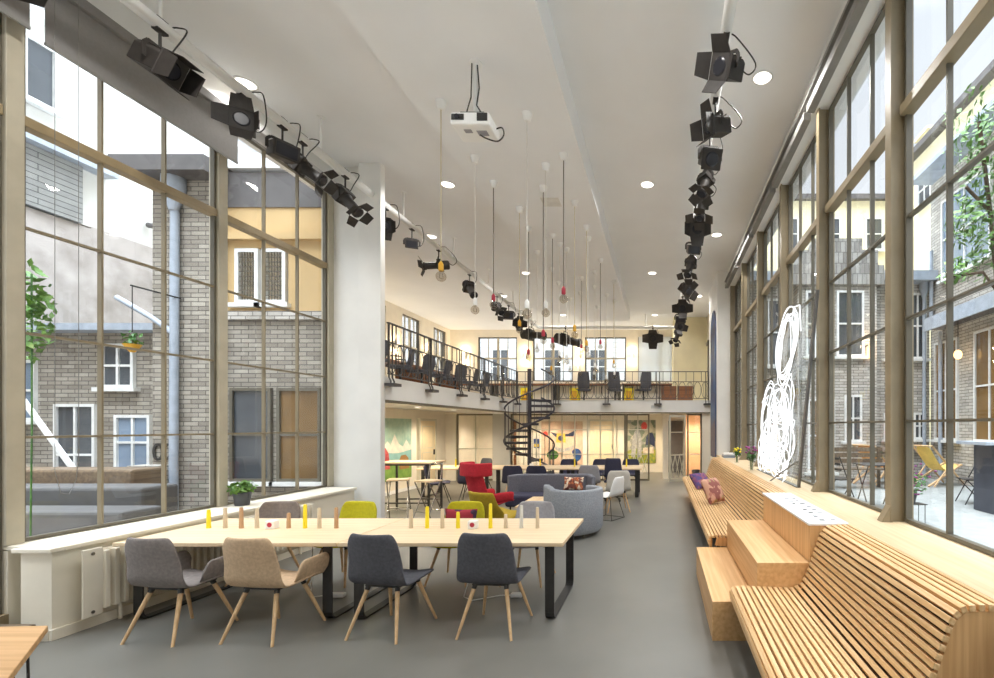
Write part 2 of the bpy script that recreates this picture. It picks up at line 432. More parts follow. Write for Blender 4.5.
# ground floor under the gallery
MB().box(-7.3, -7.1, 8.37, 18.5, 0, 2.265).build('wall_gallery_underside_left', 'warmw', kind='structure')
MB().box(-7.095, -7.08, 8.4, 15.4, 0, .09).build('baseboard_left_rear', 'wpl', kind='structure')
MB().box(-7.3, 1.35, 18.3, 18.5, 0, 2.265).build('wall_far', 'warmw', kind='structure')
MB().box(1.35, 1.6, 15.42, 15.6, 0, 2.25).build('wall_far_return', 'warmw', kind='structure')
MB().box(1.6, 1.8, 15.605, 18.5, 0, 2.265).build('wall_far_right', 'warmw', kind='structure')
MB().box(-5.50, -4.95, 15.36, 15.62, 0, 2.2).build('column_far_left', 'wstuc', kind='structure')
MB().box(-7.095, -6.75, 15.46, 15.58, 0, 2.2).build('wall_far_left_panel', 'warmw', kind='structure')
MB().box(.06, .25, 15.9, 18.29, 0, 2.265).build('wall_corridor', 'warmw', kind='structure')

def partition(label, x0, x1, nv, hz, lower=True, y=15.5, m='frame', z1=2.2, lattice=None):
    """steel-and-glass partition; children are frame, glazing bars, kick panel and glass"""
    global wn
    wn += 1
    r = empty_struct('window_%d' % wn); r['label'] = label
    f = MB(); f.box(x0, x1, y - .03, y + .03, z1 - .05, z1).box(x0, x1, y - .03, y + .03, 0, .06)
    for x in (x0, x1 - .05): f.box(x, x + .05, y - .031, y + .031, 0, z1)
    f.build('frame', 'framed' if m == 'frame' else m, r)
    g = MB()
    for k in range(1, nv):
        x = x0 + (x1 - x0) * k / nv; g.box(x - .018, x + .018, y - .02, y + .02, .06, z1 - .05)
    for z in hz: g.box(x0 + .05, x1 - .05, y - .022, y + .022, z - .015, z + .015)
    if lattice:
        a, b, c, d = lattice
        for k in range(3):
            p = a + (b - a) * k / 3; q = a + (b - a) * (k + 1) / 3
            g.bar((p, y - .01, c), (q, y - .01, d), .02, .02).bar((q, y - .014, c), (p, y - .014, d), .02, .02)
    g.build('glazing_bar', 'frame', r)
    MB().box(x0 + .02, x1 - .02, y - .003, y + .003, .05, z1 - .03).build('glass', 'glass', r)
partition('olive framed glass doors left of the white column', -6.74, -5.50, 2, (1.05,), y=15.52)
partition('long olive framed glass partition behind the spiral stair', -4.95, -1.16, 9, (.87, 1.68))
partition('glass panel with crossed lower bars left of the doorway', -1.15, -.38, 2, (.87, 1.68), lattice=(-1.1, -.43, .15, .84))
partition('peach tinted glazed panel beside the right wall', .86, 1.345, 1, (.87, 1.60), y=15.5)
# open door leaf with crossed bars
dr = empty_struct('door_1'); dr['label'] = 'open glazed door leaf with crossed lower bars'
f = MB(); f.box(0, .05, -.025, .025, .02, 2.15).box(.55, .60, -.025, .025, .02, 2.15).box(.05, .55, -.025, .025, 2.08, 2.15).box(.05, .55, -.025, .025, .02, .12)
f.build('frame', 'frame', dr)
g = MB()
for z in (.87, 1.60): g.box(.05, .55, -.02, .02, z - .015, z + .015)
for k in range(3):
    p = .05 + .5 * k / 3; q = .05 + .5 * (k + 1) / 3
    g.bar((p, 0, .12), (q, 0, .86), .02, .02).bar((q, .004, .12), (p, .004, .86), .02, .02)
g.build('glazing_bar', 'frame', dr); MB().box(.05, .55, -.003, .003, .12, 2.08).build('glass', 'glass', dr)
dr.location = (.26, 14.95, 0); dr.rotation_euler = (0, 0, R(28))
# doors
def panel_door(name, x0, y0, x1, y1, h, m, wide=.9, label=None, side=1):
    d = empty_struct(name); d.location = (x0, y0, 0)
    L = math.hypot(x1 - x0, y1 - y0); d.rotation_euler = (0, 0, math.atan2(y1 - y0, x1 - x0))
    MB().box(0, L, -.03, .03, .01, h).build('panel', m, d)
    f = MB().box(-.07, 0, -.05, .05, 0, h + .07).box(L, L + .07, -.05, .05, 0, h + .07).box(0, L, -.05, .05, h, h + .07); f.build('frame', 'frame', d)
    t = MB()
    for za, zb in ((.15, h * .52), (h * .58, h - .15)):
        for s_ in (-.036, .03):
            t.box(.12, L - .12, s_, s_ + .006, za, za + .02).box(.12, L - .12, s_, s_ + .006, zb - .02, zb).box(.12, .14, s_, s_ + .006, za, zb).box(L - .14, L - .12, s_, s_ + .006, za, zb)
    t.build('moulding', 'frame', d)
    MB().box(L - .10, L - .07, -.07, .07, .92, 1.08).build('handle', 'black', d)
    if label: d['label'] = label
    return d
panel_door('door_2', -7.06, 13.72, -7.06, 14.62, 1.95, 'ivory', label='ivory panelled door in left wall beyond the mountain mural')
panel_door('door_3', -2.75, 18.26, -1.80, 18.26, 1.98, 'ivory', label='wide cream double door in the back room')
panel_door('door_4', -6.35, 18.26, -5.6, 18.26, 1.98, 'wdark', label='brown door behind glass at far left')
MB().box(.27, .85, 18.22, 18.29, 0, 2.0).build('door_5', 'roofd', kind='structure')
gd = empty_struct('door_6'); gd['label'] = 'white door at right end of gallery'
MB().box(1.22, 1.78, 21.44, 21.49, 2.6, 5.15).build('panel', 'warmw', gd)
MB().box(1.13, 1.22, 21.42, 21.49, 2.6, 5.24).box(1.78, 1.86, 21.42, 21.49, 2.6, 5.24).box(1.22, 1.78, 21.42, 21.49, 5.15, 5.24).build('frame', 'steelt', gd)
MB().box(1.82, 1.865, 18.3, 18.42, 2.6, 5.15).box(1.82, 1.865, 19.4, 19.52, 2.6, 5.15).box(1.82, 1.865, 18.42, 19.4, 5.03, 5.15).build('trim_1', 'steelt', kind='structure')
# lit back wall of the corridor seen through the peach glazed panel
MB().box(.9, 1.59, 17.2, 17.25, 0, 2.2).build('wall_corridor_peach', 'pink', kind='structure')
# ---------------------------------------------------------------- downlights
ORD = ['first', 'second', 'third', 'fourth', 'fifth', 'sixth', 'seventh', 'eighth', 'ninth', 'tenth', 'eleventh', 'twelfth', 'thirteenth']
def downlight(x, y, z, label, power, group, r=.11, col=(1, .98, .95)):
    d = thing('recessed_downlight', label, 'ceiling light', (x, y, z), 0, group)
    MB().lathe([(r, 0), (r * 1.18, 0), (r * 1.2, -.012), (r, -.016)], 24, cap=False).build('trim_ring', 'wpl', d)
    MB().cyl((0, 0, -.004), (0, 0, -.008), r, n=24).build('lens', 'disc', d)
    lamp('downlight_lamp', 'SPOT', (0, 0, -.03), power, col, .09, d, spot=R(118 if x < -5 and z > 3 else 152))
    return d
P1 = 230
for x, nm, ys in ((-5.33, 'row along the left windows', (1.1, 6.03, 10.9, 15.9)), (-3.88, 'row beside the dropped ceiling panel', (3.6, 8.55, 13.5, 18.6)),
                  (-.25, 'row left of the right pipe', (3.6, 8.55, 13.5, 18.6)), (1.28, 'row along the right windows', (1.0, 5.93, 10.8, 15.9))):
    for k, y in enumerate(ys):
        if y > 4: downlight(x, y, ZC, 'round recessed ceiling downlight, %s in the %s' % (('nearest', 'second', 'farthest')[k - 1], nm), P1 * (.55 if y > 15 else .6 if x < -5 else 1), 'recessed ceiling downlights')
        else: downlight(x, y, ZC, 'round recessed ceiling downlight overhead near the camera, %s' % nm, P1, 'recessed ceiling downlights')
for k, (x, y) in enumerate(((-6.0, 9.6), (-6.0, 11.6), (-6.0, 13.6), (-5.9, 16.8), (-4.3, 17.3), (-3.2, 16.9), (-2.2, 17.2), (-.8, 17.0), (.55, 16.4), (1.15, 16.3))):
    downlight(x, y, 2.268, 'small downlight in the ceiling under the gallery, %s from the left' % ORD[k], 200 if x < -5.95 else 160, 'downlights under the gallery', .07, (1, .84, .63))
# ------------------------------------------------------------------ chairs
def interp(pts, n):
    """resample a polyline to n evenly spaced points"""
    ps = [V(p) for p in pts]; L = [0]
    for a, b in zip(ps, ps[1:]): L.append(L[-1] + (b - a).length)
    out = []
    for i in range(n):
        t = L[-1] * i / (n - 1); k = max(j for j in range(len(L) - 1) if L[j] <= t + 1e-9)
        out.append(ps[k].lerp(ps[k + 1], (t - L[k]) / max(1e-9, L[k + 1] - L[k])))
    return out
PROF = [(0, .27, .435), (0, .22, .452), (0, .05, .446), (0, -.11, .442), (0, -.19, .462), (0, -.232, .53), (0, -.255, .65), (0, -.28, .77), (0, -.292, .86)]
def shell_mesh(top=.86, wtop=.455):
    k = (top - .44) / .42
    pr = [V((0, p[1], .44 + (p[2] - .44) * (k if p[2] > .46 else 1))) for p in PROF]
    rows = []
    n = 22
    for i, p in enumerate(interp(pr, n)):
        t = i / (n - 1)
        w = .51 if t < .5 else .55 + (wtop - .55) * (t - .5) / .5
        if t > .88: w -= .085 * ((t - .88) / .12) ** 2
        if t < .08: w -= .08 * ((.08 - t) / .08) ** 2
        row = []
        for j in range(11):
            s = -1 + 2 * j / 10
            up = .028 * s * s * max(0, 1 - t / .5); fw = .05 * s * s * max(0, min(1, (t - .4) / .3))
            row.append((s * w / 2, p.y + fw, p.z + up))
        rows.append(row)
    return MB().grid(rows)
def arm_mesh(s):
    # a panel that rises from the seat edge and runs forward as a low arm
    rows = []
    for i in range(12):
        t = i / 11; y = -.05 + .31 * t
        topz = .635 + .02 * t - .10 * max(0, (t - .85) / .15) ** 2 - .12 * max(0, (.2 - t) / .2) ** 2
        row = []
        for j in range(7):
            q = j / 6
            row.append((s * (.225 + .045 * math.sin(q * PI / 2)), y + .05 * q * (t - .2), .448 + (topz - .448) * q))
        rows.append(row)
    return MB().grid(rows)
def tapered_leg(x0, y0, x1, y1, ztop=.43, r0=.019, r1=.011): return MB().cyl((x0, y0, ztop), (x1, y1, 0), r0, r1, 10)
def shell_chair(name, label, m, loc, rz=0., arms=False, legm='legw', top=.875, group=None, metal=False):
    c = thing(name, label, 'chair', loc, rz, group)
    shell_mesh(top).build('shell', m, c, solid=.026, sub=1)
    if arms:
        for s in (-1, 1): arm_mesh(s).build('armrest', m, c, solid=.022, sub=1)
    MB().box(-.16, .16, -.13, .16, .415, .432).build('underframe', 'black', c, bevel=.004)
    for sx in (-1, 1):
        for sy in (-1, 1):
            x0, y0 = sx * .135, .01 + sy * .12
            x1, y1 = sx * .235, .01 + sy * .265
            if metal: l = MB().cyl((x0, y0, .42), (x1, y1, 0), .011, .009, 8).build('leg', legm, c)
            else:
                l = tapered_leg(x0, y0, x1, y1).build('leg', legm, c)
                k = .10; MB().cyl((x0, y0, .43), (x0 + (x1 - x0) * k, y0 + (y1 - y0) * k, .43 * (1 - k)), .021, .0195, 10).build('leg_collar', 'black', l)
    return c
shell_chair('dining_chair', 'grey fabric armchair with oak legs, leftmost at the near side of the long table', 'grey', (-4.18, 4.10, 0), R(-6), True, top=.89)
shell_chair('dining_chair', 'beige fabric armchair with oak legs at the near side of the long table', 'beige', (-3.37, 4.10, 0), R(-6), True, top=.89)
shell_chair('dining_chair', 'charcoal armless chair at the long table, beside the beige armchair', 'dark', (-2.375, 4.16, 0), R(-9), top=.905)
shell_chair('dining_chair', 'charcoal armless chair nearest the right end of the long table', 'dark', (-1.475, 4.20, 0), R(-3), top=.905)
shell_chair('dining_chair', 'taupe armchair facing the camera across the long table', 'taupe', (-4.64, 5.52, 0), R(186), True)
shell_chair('dining_chair', 'yellow-green chair across the long table, in front of the white pier', 'lime', (-3.72, 5.52, 0), R(174))
shell_chair('dining_chair', 'yellow-green chair with a dark red cushion across the long table', 'lime', (-2.40, 5.52, 0), R(178))
shell_chair('dining_chair', 'light grey chair across the long table near its right end', 'ltgrey', (-1.55, 5.52, 0), R(176))

def cushion(label, loc, size, rot, m):
    c = thing('cushion', label, 'cushion', loc, 0)
    w, h, t = size; vs = MB()
    mx = Matrix.Rotation(rot[2], 4, 'Z') @ Matrix.Rotation(rot[0], 4, 'X')
    n = 14; 
    for side in (1, -1):
        rows = []
        for i in range(n + 1):
            row = []
            for j in range(n + 1):
                a = -1 + 2 * i / n; b = -1 + 2 * j / n
                bul = (max(0, 1 - a ** 4) * max(0, 1 - b ** 4)) ** .6
                pin = 1 - .07 * (1 - abs(a) ** 2) * abs(b) ** 6 ; pin2 = 1 - .07 * (1 - abs(b) ** 2) * abs(a) ** 6
                row.append(mx @ V((a * w / 2 * pin2 if False else a * w / 2 * (1 - .07 * (1 - b * b) * abs(a) ** 6 * 1), side * t / 2 * bul, h / 2 + b * h / 2 * (1 - .07 * (1 - a * a) * abs(b) ** 6))))
            rows.append(row if side == 1 else row[::-1])
        vs.grid(rows)
    vs.build('cover', m, c)
    return c
def pattern_mat(name, cols, scale=9.):
    m, nt, out = nodes(name); b = N(nt, 'BsdfPrincipled', Roughness=.9)
    tc = N(nt, 'TexCoord'); vo = N(nt, 'TexVoronoi', Scale=scale); rp = N(nt, 'ValToRGB')
    rp.color_ramp.interpolation = 'CONSTANT'
    for i, c in enumerate(cols):
        e = rp.color_ramp.elements[i] if i < 2 else rp.color_ramp.elements.new(i / len(cols))
        e.position = i / len(cols); e.color = lin(c)
    nt.links.new(tc.outputs['Object'], vo.inputs['Vector']); nt.links.new(vo.outputs['Color'], rp.inputs['Fac'])
    nt.links.new(rp.outputs['Color'], b.inputs['Base Color']); nt.links.new(b.outputs[0], out.inputs[0]); return m
M['cush_red'] = pattern_mat('dark_red_cushion', [(120, 30, 44), (150, 40, 52), (60, 36, 60)], 12)
M['cush_purple'] = pattern_mat('purple_blue_cushion', [(112, 66, 104), (78, 66, 112), (134, 84, 100), (92, 66, 108)], 16)
M['cush_rose'] = pattern_mat('rose_brown_cushion', [(176, 120, 104), (196, 150, 126), (140, 84, 76), (160, 140, 96)], 13)
M['cush_tri'] = pattern_mat('cream_rust_cushion', [(232, 208, 180), (190, 110, 70), (120, 70, 60), (238, 220, 196)], 24)
cushion('dark red and navy cushion on the yellow-green chair', (-2.40, 5.60, .472), (.40, .34, .13), (R(-8), 0, R(-3)), 'cush_red')

# ------------------------------------------------------------------ the long table (two tables end to end)
def sled_leg(x, y0, y1, zt, w=.085, t=.014):
    b = MB(); r = .07
    path = [(y0, zt), (y0, r + .02)]
    path += [(y0 + r - r * math.cos(a), .008 + r - r * math.sin(a)) for a in [PI / 8 * k for k in range(0, 5)]]
    path += [(y1 - r + r * math.sin(a), .008 + r - r * math.cos(a)) for a in [PI / 8 * k for k in range(0, 5)]]
    path += [(y1, zt)]
    for p, q in zip(path, path[1:]):
        if (V(p) - V(q)).length > 1e-4: b.bar((x, p[0], p[1]), (x, q[0], q[1]), w, t, up=(1, 0, 0) if False else (0, .3, .95) if abs(p[0] - q[0]) > abs(p[1] - q[1]) else (0, 1, 0))
    b.box(x - w / 2, x + w / 2, y0 - t / 2, y1 + t / 2, zt - t, zt)
    return b
def sled_table(name, label, x0, x1, y0, y1, h=.74, m='ash', group=None, li=.13):
    cx, cy = (x0 + x1) / 2, (y0 + y1) / 2
    t = thing(name, label, 'table', (cx, cy, 0), 0, group)
    MB().box(x0 - cx, x1 - cx, y0 - cy, y1 - cy, h - .035, h).build('tabletop', m, t, bevel=.004)
    for x in (x0 + li, x1 - li): sled_leg(x - cx, y0 - cy + .09, y1 - cy - .09, h - .036).build('leg', 'black', t)
    return t
sled_table('work_table', 'left one of two long ash tables, its end by the radiator', -4.975, -2.945, 4.26, 5.40, li=.14)
sled_table('work_table', 'right one of two long ash tables, free end by the open floor', -2.935, -.89, 4.26, 5.40, li=.14)
PEG = [(208.7, 18.6, 'yellow'), (225.2, 20.3, 'cordw'), (241.3, 20.7, 'cordb'), (256.9, 19.4, 'cordw'), (288.6, 15.2, 'cordb'), (305.1, 23.7, 'yellow'), (319.4, 20.3, 'cordw'), (336.3, 20.7, 'cordb'),
       (411.1, 18.6, 'cordw'), (427.2, 21.5, 'yellow'), (442.4, 19.4, 'cordw'), (458., 16.1, 'yellow'), (490.5, 24.5, 'yellow'), (505.7, 13.9, 'cordw'), (521.4, 22.8, 'cordg2'), (537.4, 20.7, 'cordw')]
M['cordb'] = M['legw']; M['cordg2'] = mat('pale_grey_peg', (206, 204, 196), .6)
M['pegb'] = mat('beige_peg', (206, 188, 160), .6); M['pegt'] = wood('tan_peg', (192, 154, 116), (176, 136, 98), 'z')
pn = {'yellow': 'yellow', 'cordw': 'pale beige', 'cordb': 'tan wooden', 'cordg2': 'pale grey'}
pm = {'yellow': 'yellow', 'cordw': 'pegb', 'cordb': 'pegt', 'cordg2': 'cordg2'}
cnt = {}
for u, hpx, c in PEG:
    cnt[c] = cnt.get(c, 0) + 1
    x = (u - 661) * 4.88 / 470; h = hpx * 4.88 / 470
    lab = '%s peg, %s of its colour from the radiator end of the long table' % (pn[c], ORD[cnt[c] - 1])
    if c == 'cordg2': lab = 'tall pale grey peg on the long table near its right end'
    o = MB().lathe([(.021, 0), (.020, .01), (.0165, h - .008), (.012, h)], 14).build('table_peg', pm[c])
    o.location = (x, 4.88, .7402); tag(o, lab, 'peg', 'upright pegs along the long table')
for x, lab in (((273.8 - 661) * 4.88 / 470, 'white block with a red dot on the left table'), ((474 - 661) * 4.88 / 470, 'white block with a red dot on the right table')):
    b = thing('place_block', lab, 'block', (x, 4.86, .7402))
    MB().box(-.045, .045, -.04, .04, 0, .085).build('body', 'wpl', b, bevel=.008)
    MB().cyl((.004, -.04, .045), (.004, -.0425, .045), .024, n=20).build('red_dot', 'redp', b)
# power strip and cable on the floor
ps = thing('power_strip', 'white power strip with cable on the floor under the right table', 'power strip', (-1.52, 4.95, 0))
MB().box(-.06, .06, -.03, .03, 0, .045).build('body', 'wpl', ps, bevel=.01)
MB().tube([(-.06, 0, .02), (-.18, .02, .008), (-.3, -.05, .008), (-.42, -.12, .008), (-.55, -.02, .008), (-.5, .1, .3), (-.5, .1, .69)], .006).build('cable', 'wpl', ps)
ps = thing('power_strip', 'white power strip with cable on the floor under the left table', 'power strip', (-3.42, 4.95, 0))
MB().box(-.09, .09, -.03, .03, 0, .045).build('body', 'wpl', ps, bevel=.01)
MB().tube([(-.09, 0, .02), (-.25, -.03, .008), (-.33, .1, .2), (-.33, .12, .69)], .006).build('cable', 'wpl', ps)
# radiator under the left sill
rd = thing('radiator', 'white ribbed panel radiator under the left windowsill', 'radiator', (-5.06, 5.5, 0))
b = MB()
for k in range(34): y = -1.25 + 2.5 * k / 33; b.box(-.045, .062, y - .020, y + .020, .16, .68)
b.box(-.05, .012, -1.27, 1.27, .15, .69); b.build('panel', 'cream', rd, bevel=.006)
MB().box(.064, .078, -1.45, -1.30, .13, .725).build('end_cover', 'cream', rd, bevel=.006)
MB().cyl((.078, -1.38, .68), (.084, -1.38, .68), .014).cyl((.078, -1.38, .17), (.084, -1.38, .17), .014).build('screw', 'chrome', rd)
MB().cyl((0, 1.1, 0), (0, 1.1, .15), .015).cyl((0, -1.1, 0), (0, -1.1, .15), .015).build('pipe', 'cream', rd)
# potted plant on the sill
pp = thing('potted_plant', 'bushy green plant in a dark grey pot on the left windowsill', 'plant', (-5.40, 6.06, .778))
MB().lathe([(.075, 0), (.095, .16), (.10, .17), (.09, .17), (.085, .15)], 20).build('pot', 'potg', pp)
MB().leaves((0, 0, .22), .15, 220, .035, (1, 1, .6)).build('foliage', 'leaf', pp, kind='stuff')
# corner table in the left foreground and the low wooden step
ct = thing('side_table', 'pale wood corner table with black hairpin legs at the left edge', 'table', (-3.7, 2.1, 0))
MB().prism([(.44, .40), (.99, -.16), (.6, -.6), (-.7, -.5), (-.7, .33)], 'z', .705, .74).build('tabletop', 'oakx', ct, bevel=.004)
for x, y in ((.40, .35), (.62, -.40), (-.55, -.35), (-.55, .2)):
    MB().tube([(x - .05, y - .04, .704), (x - .015, y, .02), (x, y, .006), (x + .015, y, .02), (x + .05, y - .04, .704)], .006).build('leg', 'black', ct)
st = MB().box(-5.54, -5.18, 3.2, 3.90, 0, .16).build('wooden_step', 'deck', bevel=.01); tag(st, 'worn wooden step below the left door frame', 'step')

# ------------------------------------------------------------------ slatted benches and the stepped boxes
BP = [(.575, .375), (.572, .43), (.60, .462), (.68, .468), (1.02, .452), (1.10, .452), (1.165, .49), (1.215, .58), (1.305, .85), (1.335, .925), (1.39, .968), (1.45, .976), (1.57, .978)]
def slat_bench(label, y0, y1):
    b = thing('slatted_bench', label, 'bench', (1.08, (y0 + y1) / 2, 0)); cx, cy = 1.08, (y0 + y1) / 2; L = (y1 - y0) / 2
    ps = [V((p[0], p[1], 0)) for p in BP]
    tot = sum((a - c).length for a, c in zip(ps, ps[1:])); n = int(tot / .0435)
    pts = interp([(p.x, p.y, 0) for p in ps], n)
    seat, back = MB(), MB()
    for i, p in enumerate(pts):
        q = pts[min(i + 1, n - 1)]; o = pts[max(i - 1, 0)]; d = (q - o).normalized(); nx = V((-d.y, d.x, 0))
        tgt = seat if p.x < 1.11 else back
        w = .0148; t = .032
        quad = [p - d * w, p + d * w, p + d * w - nx * t, p - d * w - nx * t]
        tgt.prism([(a.x - cx, a.y) for a in quad], 'y', -L, L)
    seat.build('seat', 'slat', b, bevel=.002, seg=1); back.build('backrest', 'slat', b, bevel=.002, seg=1)
    prof = []
    for i, p in enumerate(pts):
        q = pts[min(i + 1, n - 1)]; o = pts[max(i - 1, 0)]; d = (q - o).normalized(); nx = V((-d.y, d.x, 0)); a = p - nx * .033
        prof.append((a.x - cx, a.y))
    lo = prof[4:] + [(1.57 - cx, .0), (1.14 - cx, 0), (1.03 - cx, .30), (.66 - cx, .34)]
    bk_ = MB()
    for a, c in zip(prof[2:], prof[3:]): bk_.prism([a, c, (c[0] + .012, c[1] - .012), (a[0] + .012, a[1] - .012)], 'y', -L + .04, L - .04)
    bk_.build('gap_shade_sheet', 'gap', b)  # added dark sheet, stands in for the shade between the slats
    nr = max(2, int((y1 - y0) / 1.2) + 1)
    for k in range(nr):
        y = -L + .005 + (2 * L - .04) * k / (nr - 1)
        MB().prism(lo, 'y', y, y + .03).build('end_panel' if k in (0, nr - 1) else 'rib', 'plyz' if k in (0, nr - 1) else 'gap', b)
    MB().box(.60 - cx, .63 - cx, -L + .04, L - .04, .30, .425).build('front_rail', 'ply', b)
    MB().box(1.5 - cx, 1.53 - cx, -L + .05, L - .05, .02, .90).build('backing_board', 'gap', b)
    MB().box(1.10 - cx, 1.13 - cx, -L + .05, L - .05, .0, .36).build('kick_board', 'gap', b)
    return b
slat_bench('curved oak slat bench in the near right foreground', 2.165, 3.93)
slat_bench('long curved oak slat bench with cushions beyond the stepped boxes', 5.74, 12.5)
s1 = MB().box(.43, .80, 3.935, 5.71, 0, .33).build('step_box', 'ply', bevel=.003); tag(s1, 'lowest oak box step, standing on the grey floor', 'step')
s2 = MB().box(.805, 1.243, 3.935, 5.73, 0, .655).build('step_box', 'ply', bevel=.003); tag(s2, 'middle oak box step between low step and white topped step', 'step')
s3 = thing('step_box', 'highest oak box step with white top beside the windowsill', 'step', (1.40, 4.84, 0))
MB().box(-.152, .165, -.90, .89, 0, .965).build('body', 'plyz', s3, bevel=.002)
MB().box(-.165, .172, -.905, .895, .966, .986).build('top_board', 'wpl', s3, bevel=.002)
rs = random.Random(4)
for k in range(9):
    y = -.78 + .17 * k
    for x in (-.03, .055):
        if rs.random() < .9: MB().box(x + rs.uniform(0, .02), x + .035 + rs.uniform(0, .03), y + rs.uniform(-.02, .02), y + .03 + rs.uniform(0, .03), .986, .9875).build('slot', 'black', s3)
cushion('purple and blue patterned cushion, farther of two on the long bench', (.93, 9.95, .475), (.46, .40, .15), (R(-40), 0, R(40)), 'cush_purple')
cushion('rose patterned cushion leaning on the long bench back, nearer of two', (.98, 8.1, .475), (.48, .46, .16), (R(-26), 0, R(50)), 'cush_rose')
cb = MB().tube([(.75, 5.9, .30), (.74, 5.88, .1), (.70, 5.86, .01), (.66, 5.95, .01), (.68, 6.05, .1), (.72, 6.05, .30)], .006).build('cable', 'wpl'); tag(cb, 'white cable loop hanging under the near end of the long bench', 'cable')
# vases and books on the sill
def vase(label, loc, m, rad, n, hh):
    v = thing('flower_vase', label, 'vase', loc)
    MB().lathe([(.045, 0), (.05, .01), (.05, .18), (.046, .18), (.046, .012)], 18).build('vase', 'glass', v)
    MB().lathe([(.001, .012), (.044, .012), (.044, .10), (.001, .10)], 16).build('water', 'glass', v)
    s = MB(); f = MB(); g = MB(); q = random.Random(n)
    for k in range(n):
        a = q.uniform(0, 2 * PI); r = rad * math.sqrt(q.random()); p = V((r * math.cos(a), r * math.sin(a), hh * q.uniform(.75, 1.05)))
        s.tube([(p.x * .2, p.y * .2, .02), (p.x * .3, p.y * .3, .18), p], .003, 5)
        f.ball(p, .026, .026, .018, 8, 5)
        g.leaves((p.x * .6, p.y * .6, p.z * .75), .06, 4, .03, rnd=q)
    s.build('stem', 'leafd', v); f.build('flower', m, v, kind='stuff'); g.build('foliage', 'leafd', v, kind='stuff')
vase('glass vase of yellow flowers on the far windowsill', (1.68, 10.4, .98), 'yellow', .09, 9, .33)
vase('glass vase of purple flowers on the windowsill beside the neon sculpture', (1.66, 8.62, .98), 'purple', .13, 16, .42)
bk = thing('magazine_stack', 'low stack of magazines lying at the far end of the windowsill', 'magazines', (1.76, 12.3, .98))
for k in range(3): MB().box(-.15 + .01 * k, .15, -.2, .2 - .02 * k, .04 * k, .04 * k + .035).build('magazine', ('bluew', 'zinc', 'wpl')[k], bk)

# ------------------------------------------------------------------ neon sculpture on a leaning acrylic sheet
M['edgebar'] = mat('dark_grey_bar', (92, 90, 88), .5)
ns = thing('neon_sculpture', 'white neon scribble figure on a clear sheet standing on the right windowsill', 'neon sculpture', (1.84, 7.3, .98))
poly = [(1.55, 0), (-1.02, 0), (-1.75, 2.42), (-.55, 2.42), (1.0, .95)]   # (y, z)
MB().prism(poly, 'x', -.006, .006).build('acrylic_sheet', 'acryl', ns)
MB().bar((-.002, -1.02, .0), (-.002, -1.78, 2.42), .06, .03, (1, 0, 0)).build('edge_bar', M['edgebar'], ns)
MB().bar((-.002, -.98, .35), (-.22, -.35, .01), .03, .008, (0, 0, 1)).build('brace', 'tube', ns)
MB().box(-.04, .02, -1.05, 1.55, 0, .012).build('foot_rail', 'tube', ns)
q = random.Random(11)
def scrib(cy, cz, ry, rz, loops, wob, x=-.02, seed=1, m=26):
    q = random.Random(seed); pts = []
    ph = q.uniform(0, 6); k1 = 1.
    for i in range(loops * m):
        a = 2 * PI * i / m + ph
        k = 1 - .5 * abs(math.sin(i * .071 + seed)) * wob
        pts.append((x - .05 * abs(math.sin(i * .21 + seed)), cy + ry * k * math.cos(a) + ry * wob * .35 * math.sin(i * .33 + seed), cz + rz * (1 - .25 * wob * math.sin(i * .13)) * math.sin(a) + rz * wob * .3 * math.sin(i * .23 + 2 * seed)))
    return MB().tube(pts, .0065, 5)
# the whole figure slants towards the near end as it rises: shift y by -0.31 per metre
def slant(mb): mb.v = [(x, y - .31 * z, z) for x, y, z in mb.v]; return mb
slant(scrib(.05, 1.95, .50, .44, 9, .5, seed=3, m=22)).build('upper_loop', 'neon', ns)
slant(MB().tube([(-.03, -.1, 2.3), (-.05, -.22, 2.42), (-.03, -.42, 2.40), (-.03, -.58, 2.05)], .008)).build('upper_stroke', 'neon', ns)
for k, (cy, cz, ry, rz, lp, wb, sd) in enumerate(((.85, .95, .45, .55, 4, .7, 5), (.2, .85, .65, .48, 6, .8, 8), (.75, .36, .95, .26, 6, .7, 13), (-.15, .6, .55, .50, 4, .8, 21), (-.3, 1.15, .34, .34, 3, .6, 34), (.55, .55, .80, .40, 4, .6, 51), (1.0, .35, .55, .28, 4, .7, 63), (.0, .3, .62, .24, 3, .5, 71))):
    slant(scrib(cy, cz, ry, rz, lp, wb, seed=sd, m=19)).build('lower_scribble', 'neon', ns)
q = random.Random(77); pts = []
for k in range(120):
    t = k / 119; pts.append((-.03 - .04 * q.random(), 1.25 - 1.9 * abs((t * 3) % 2 - 1) + q.uniform(-.35, .35), .12 + 1.15 * t + q.uniform(-.15, .15)))
slant(MB().tube([p for p in pts if -.75 < p[1] < 1.4], .006, 5)).build('zigzag_scribble', 'neon', ns)
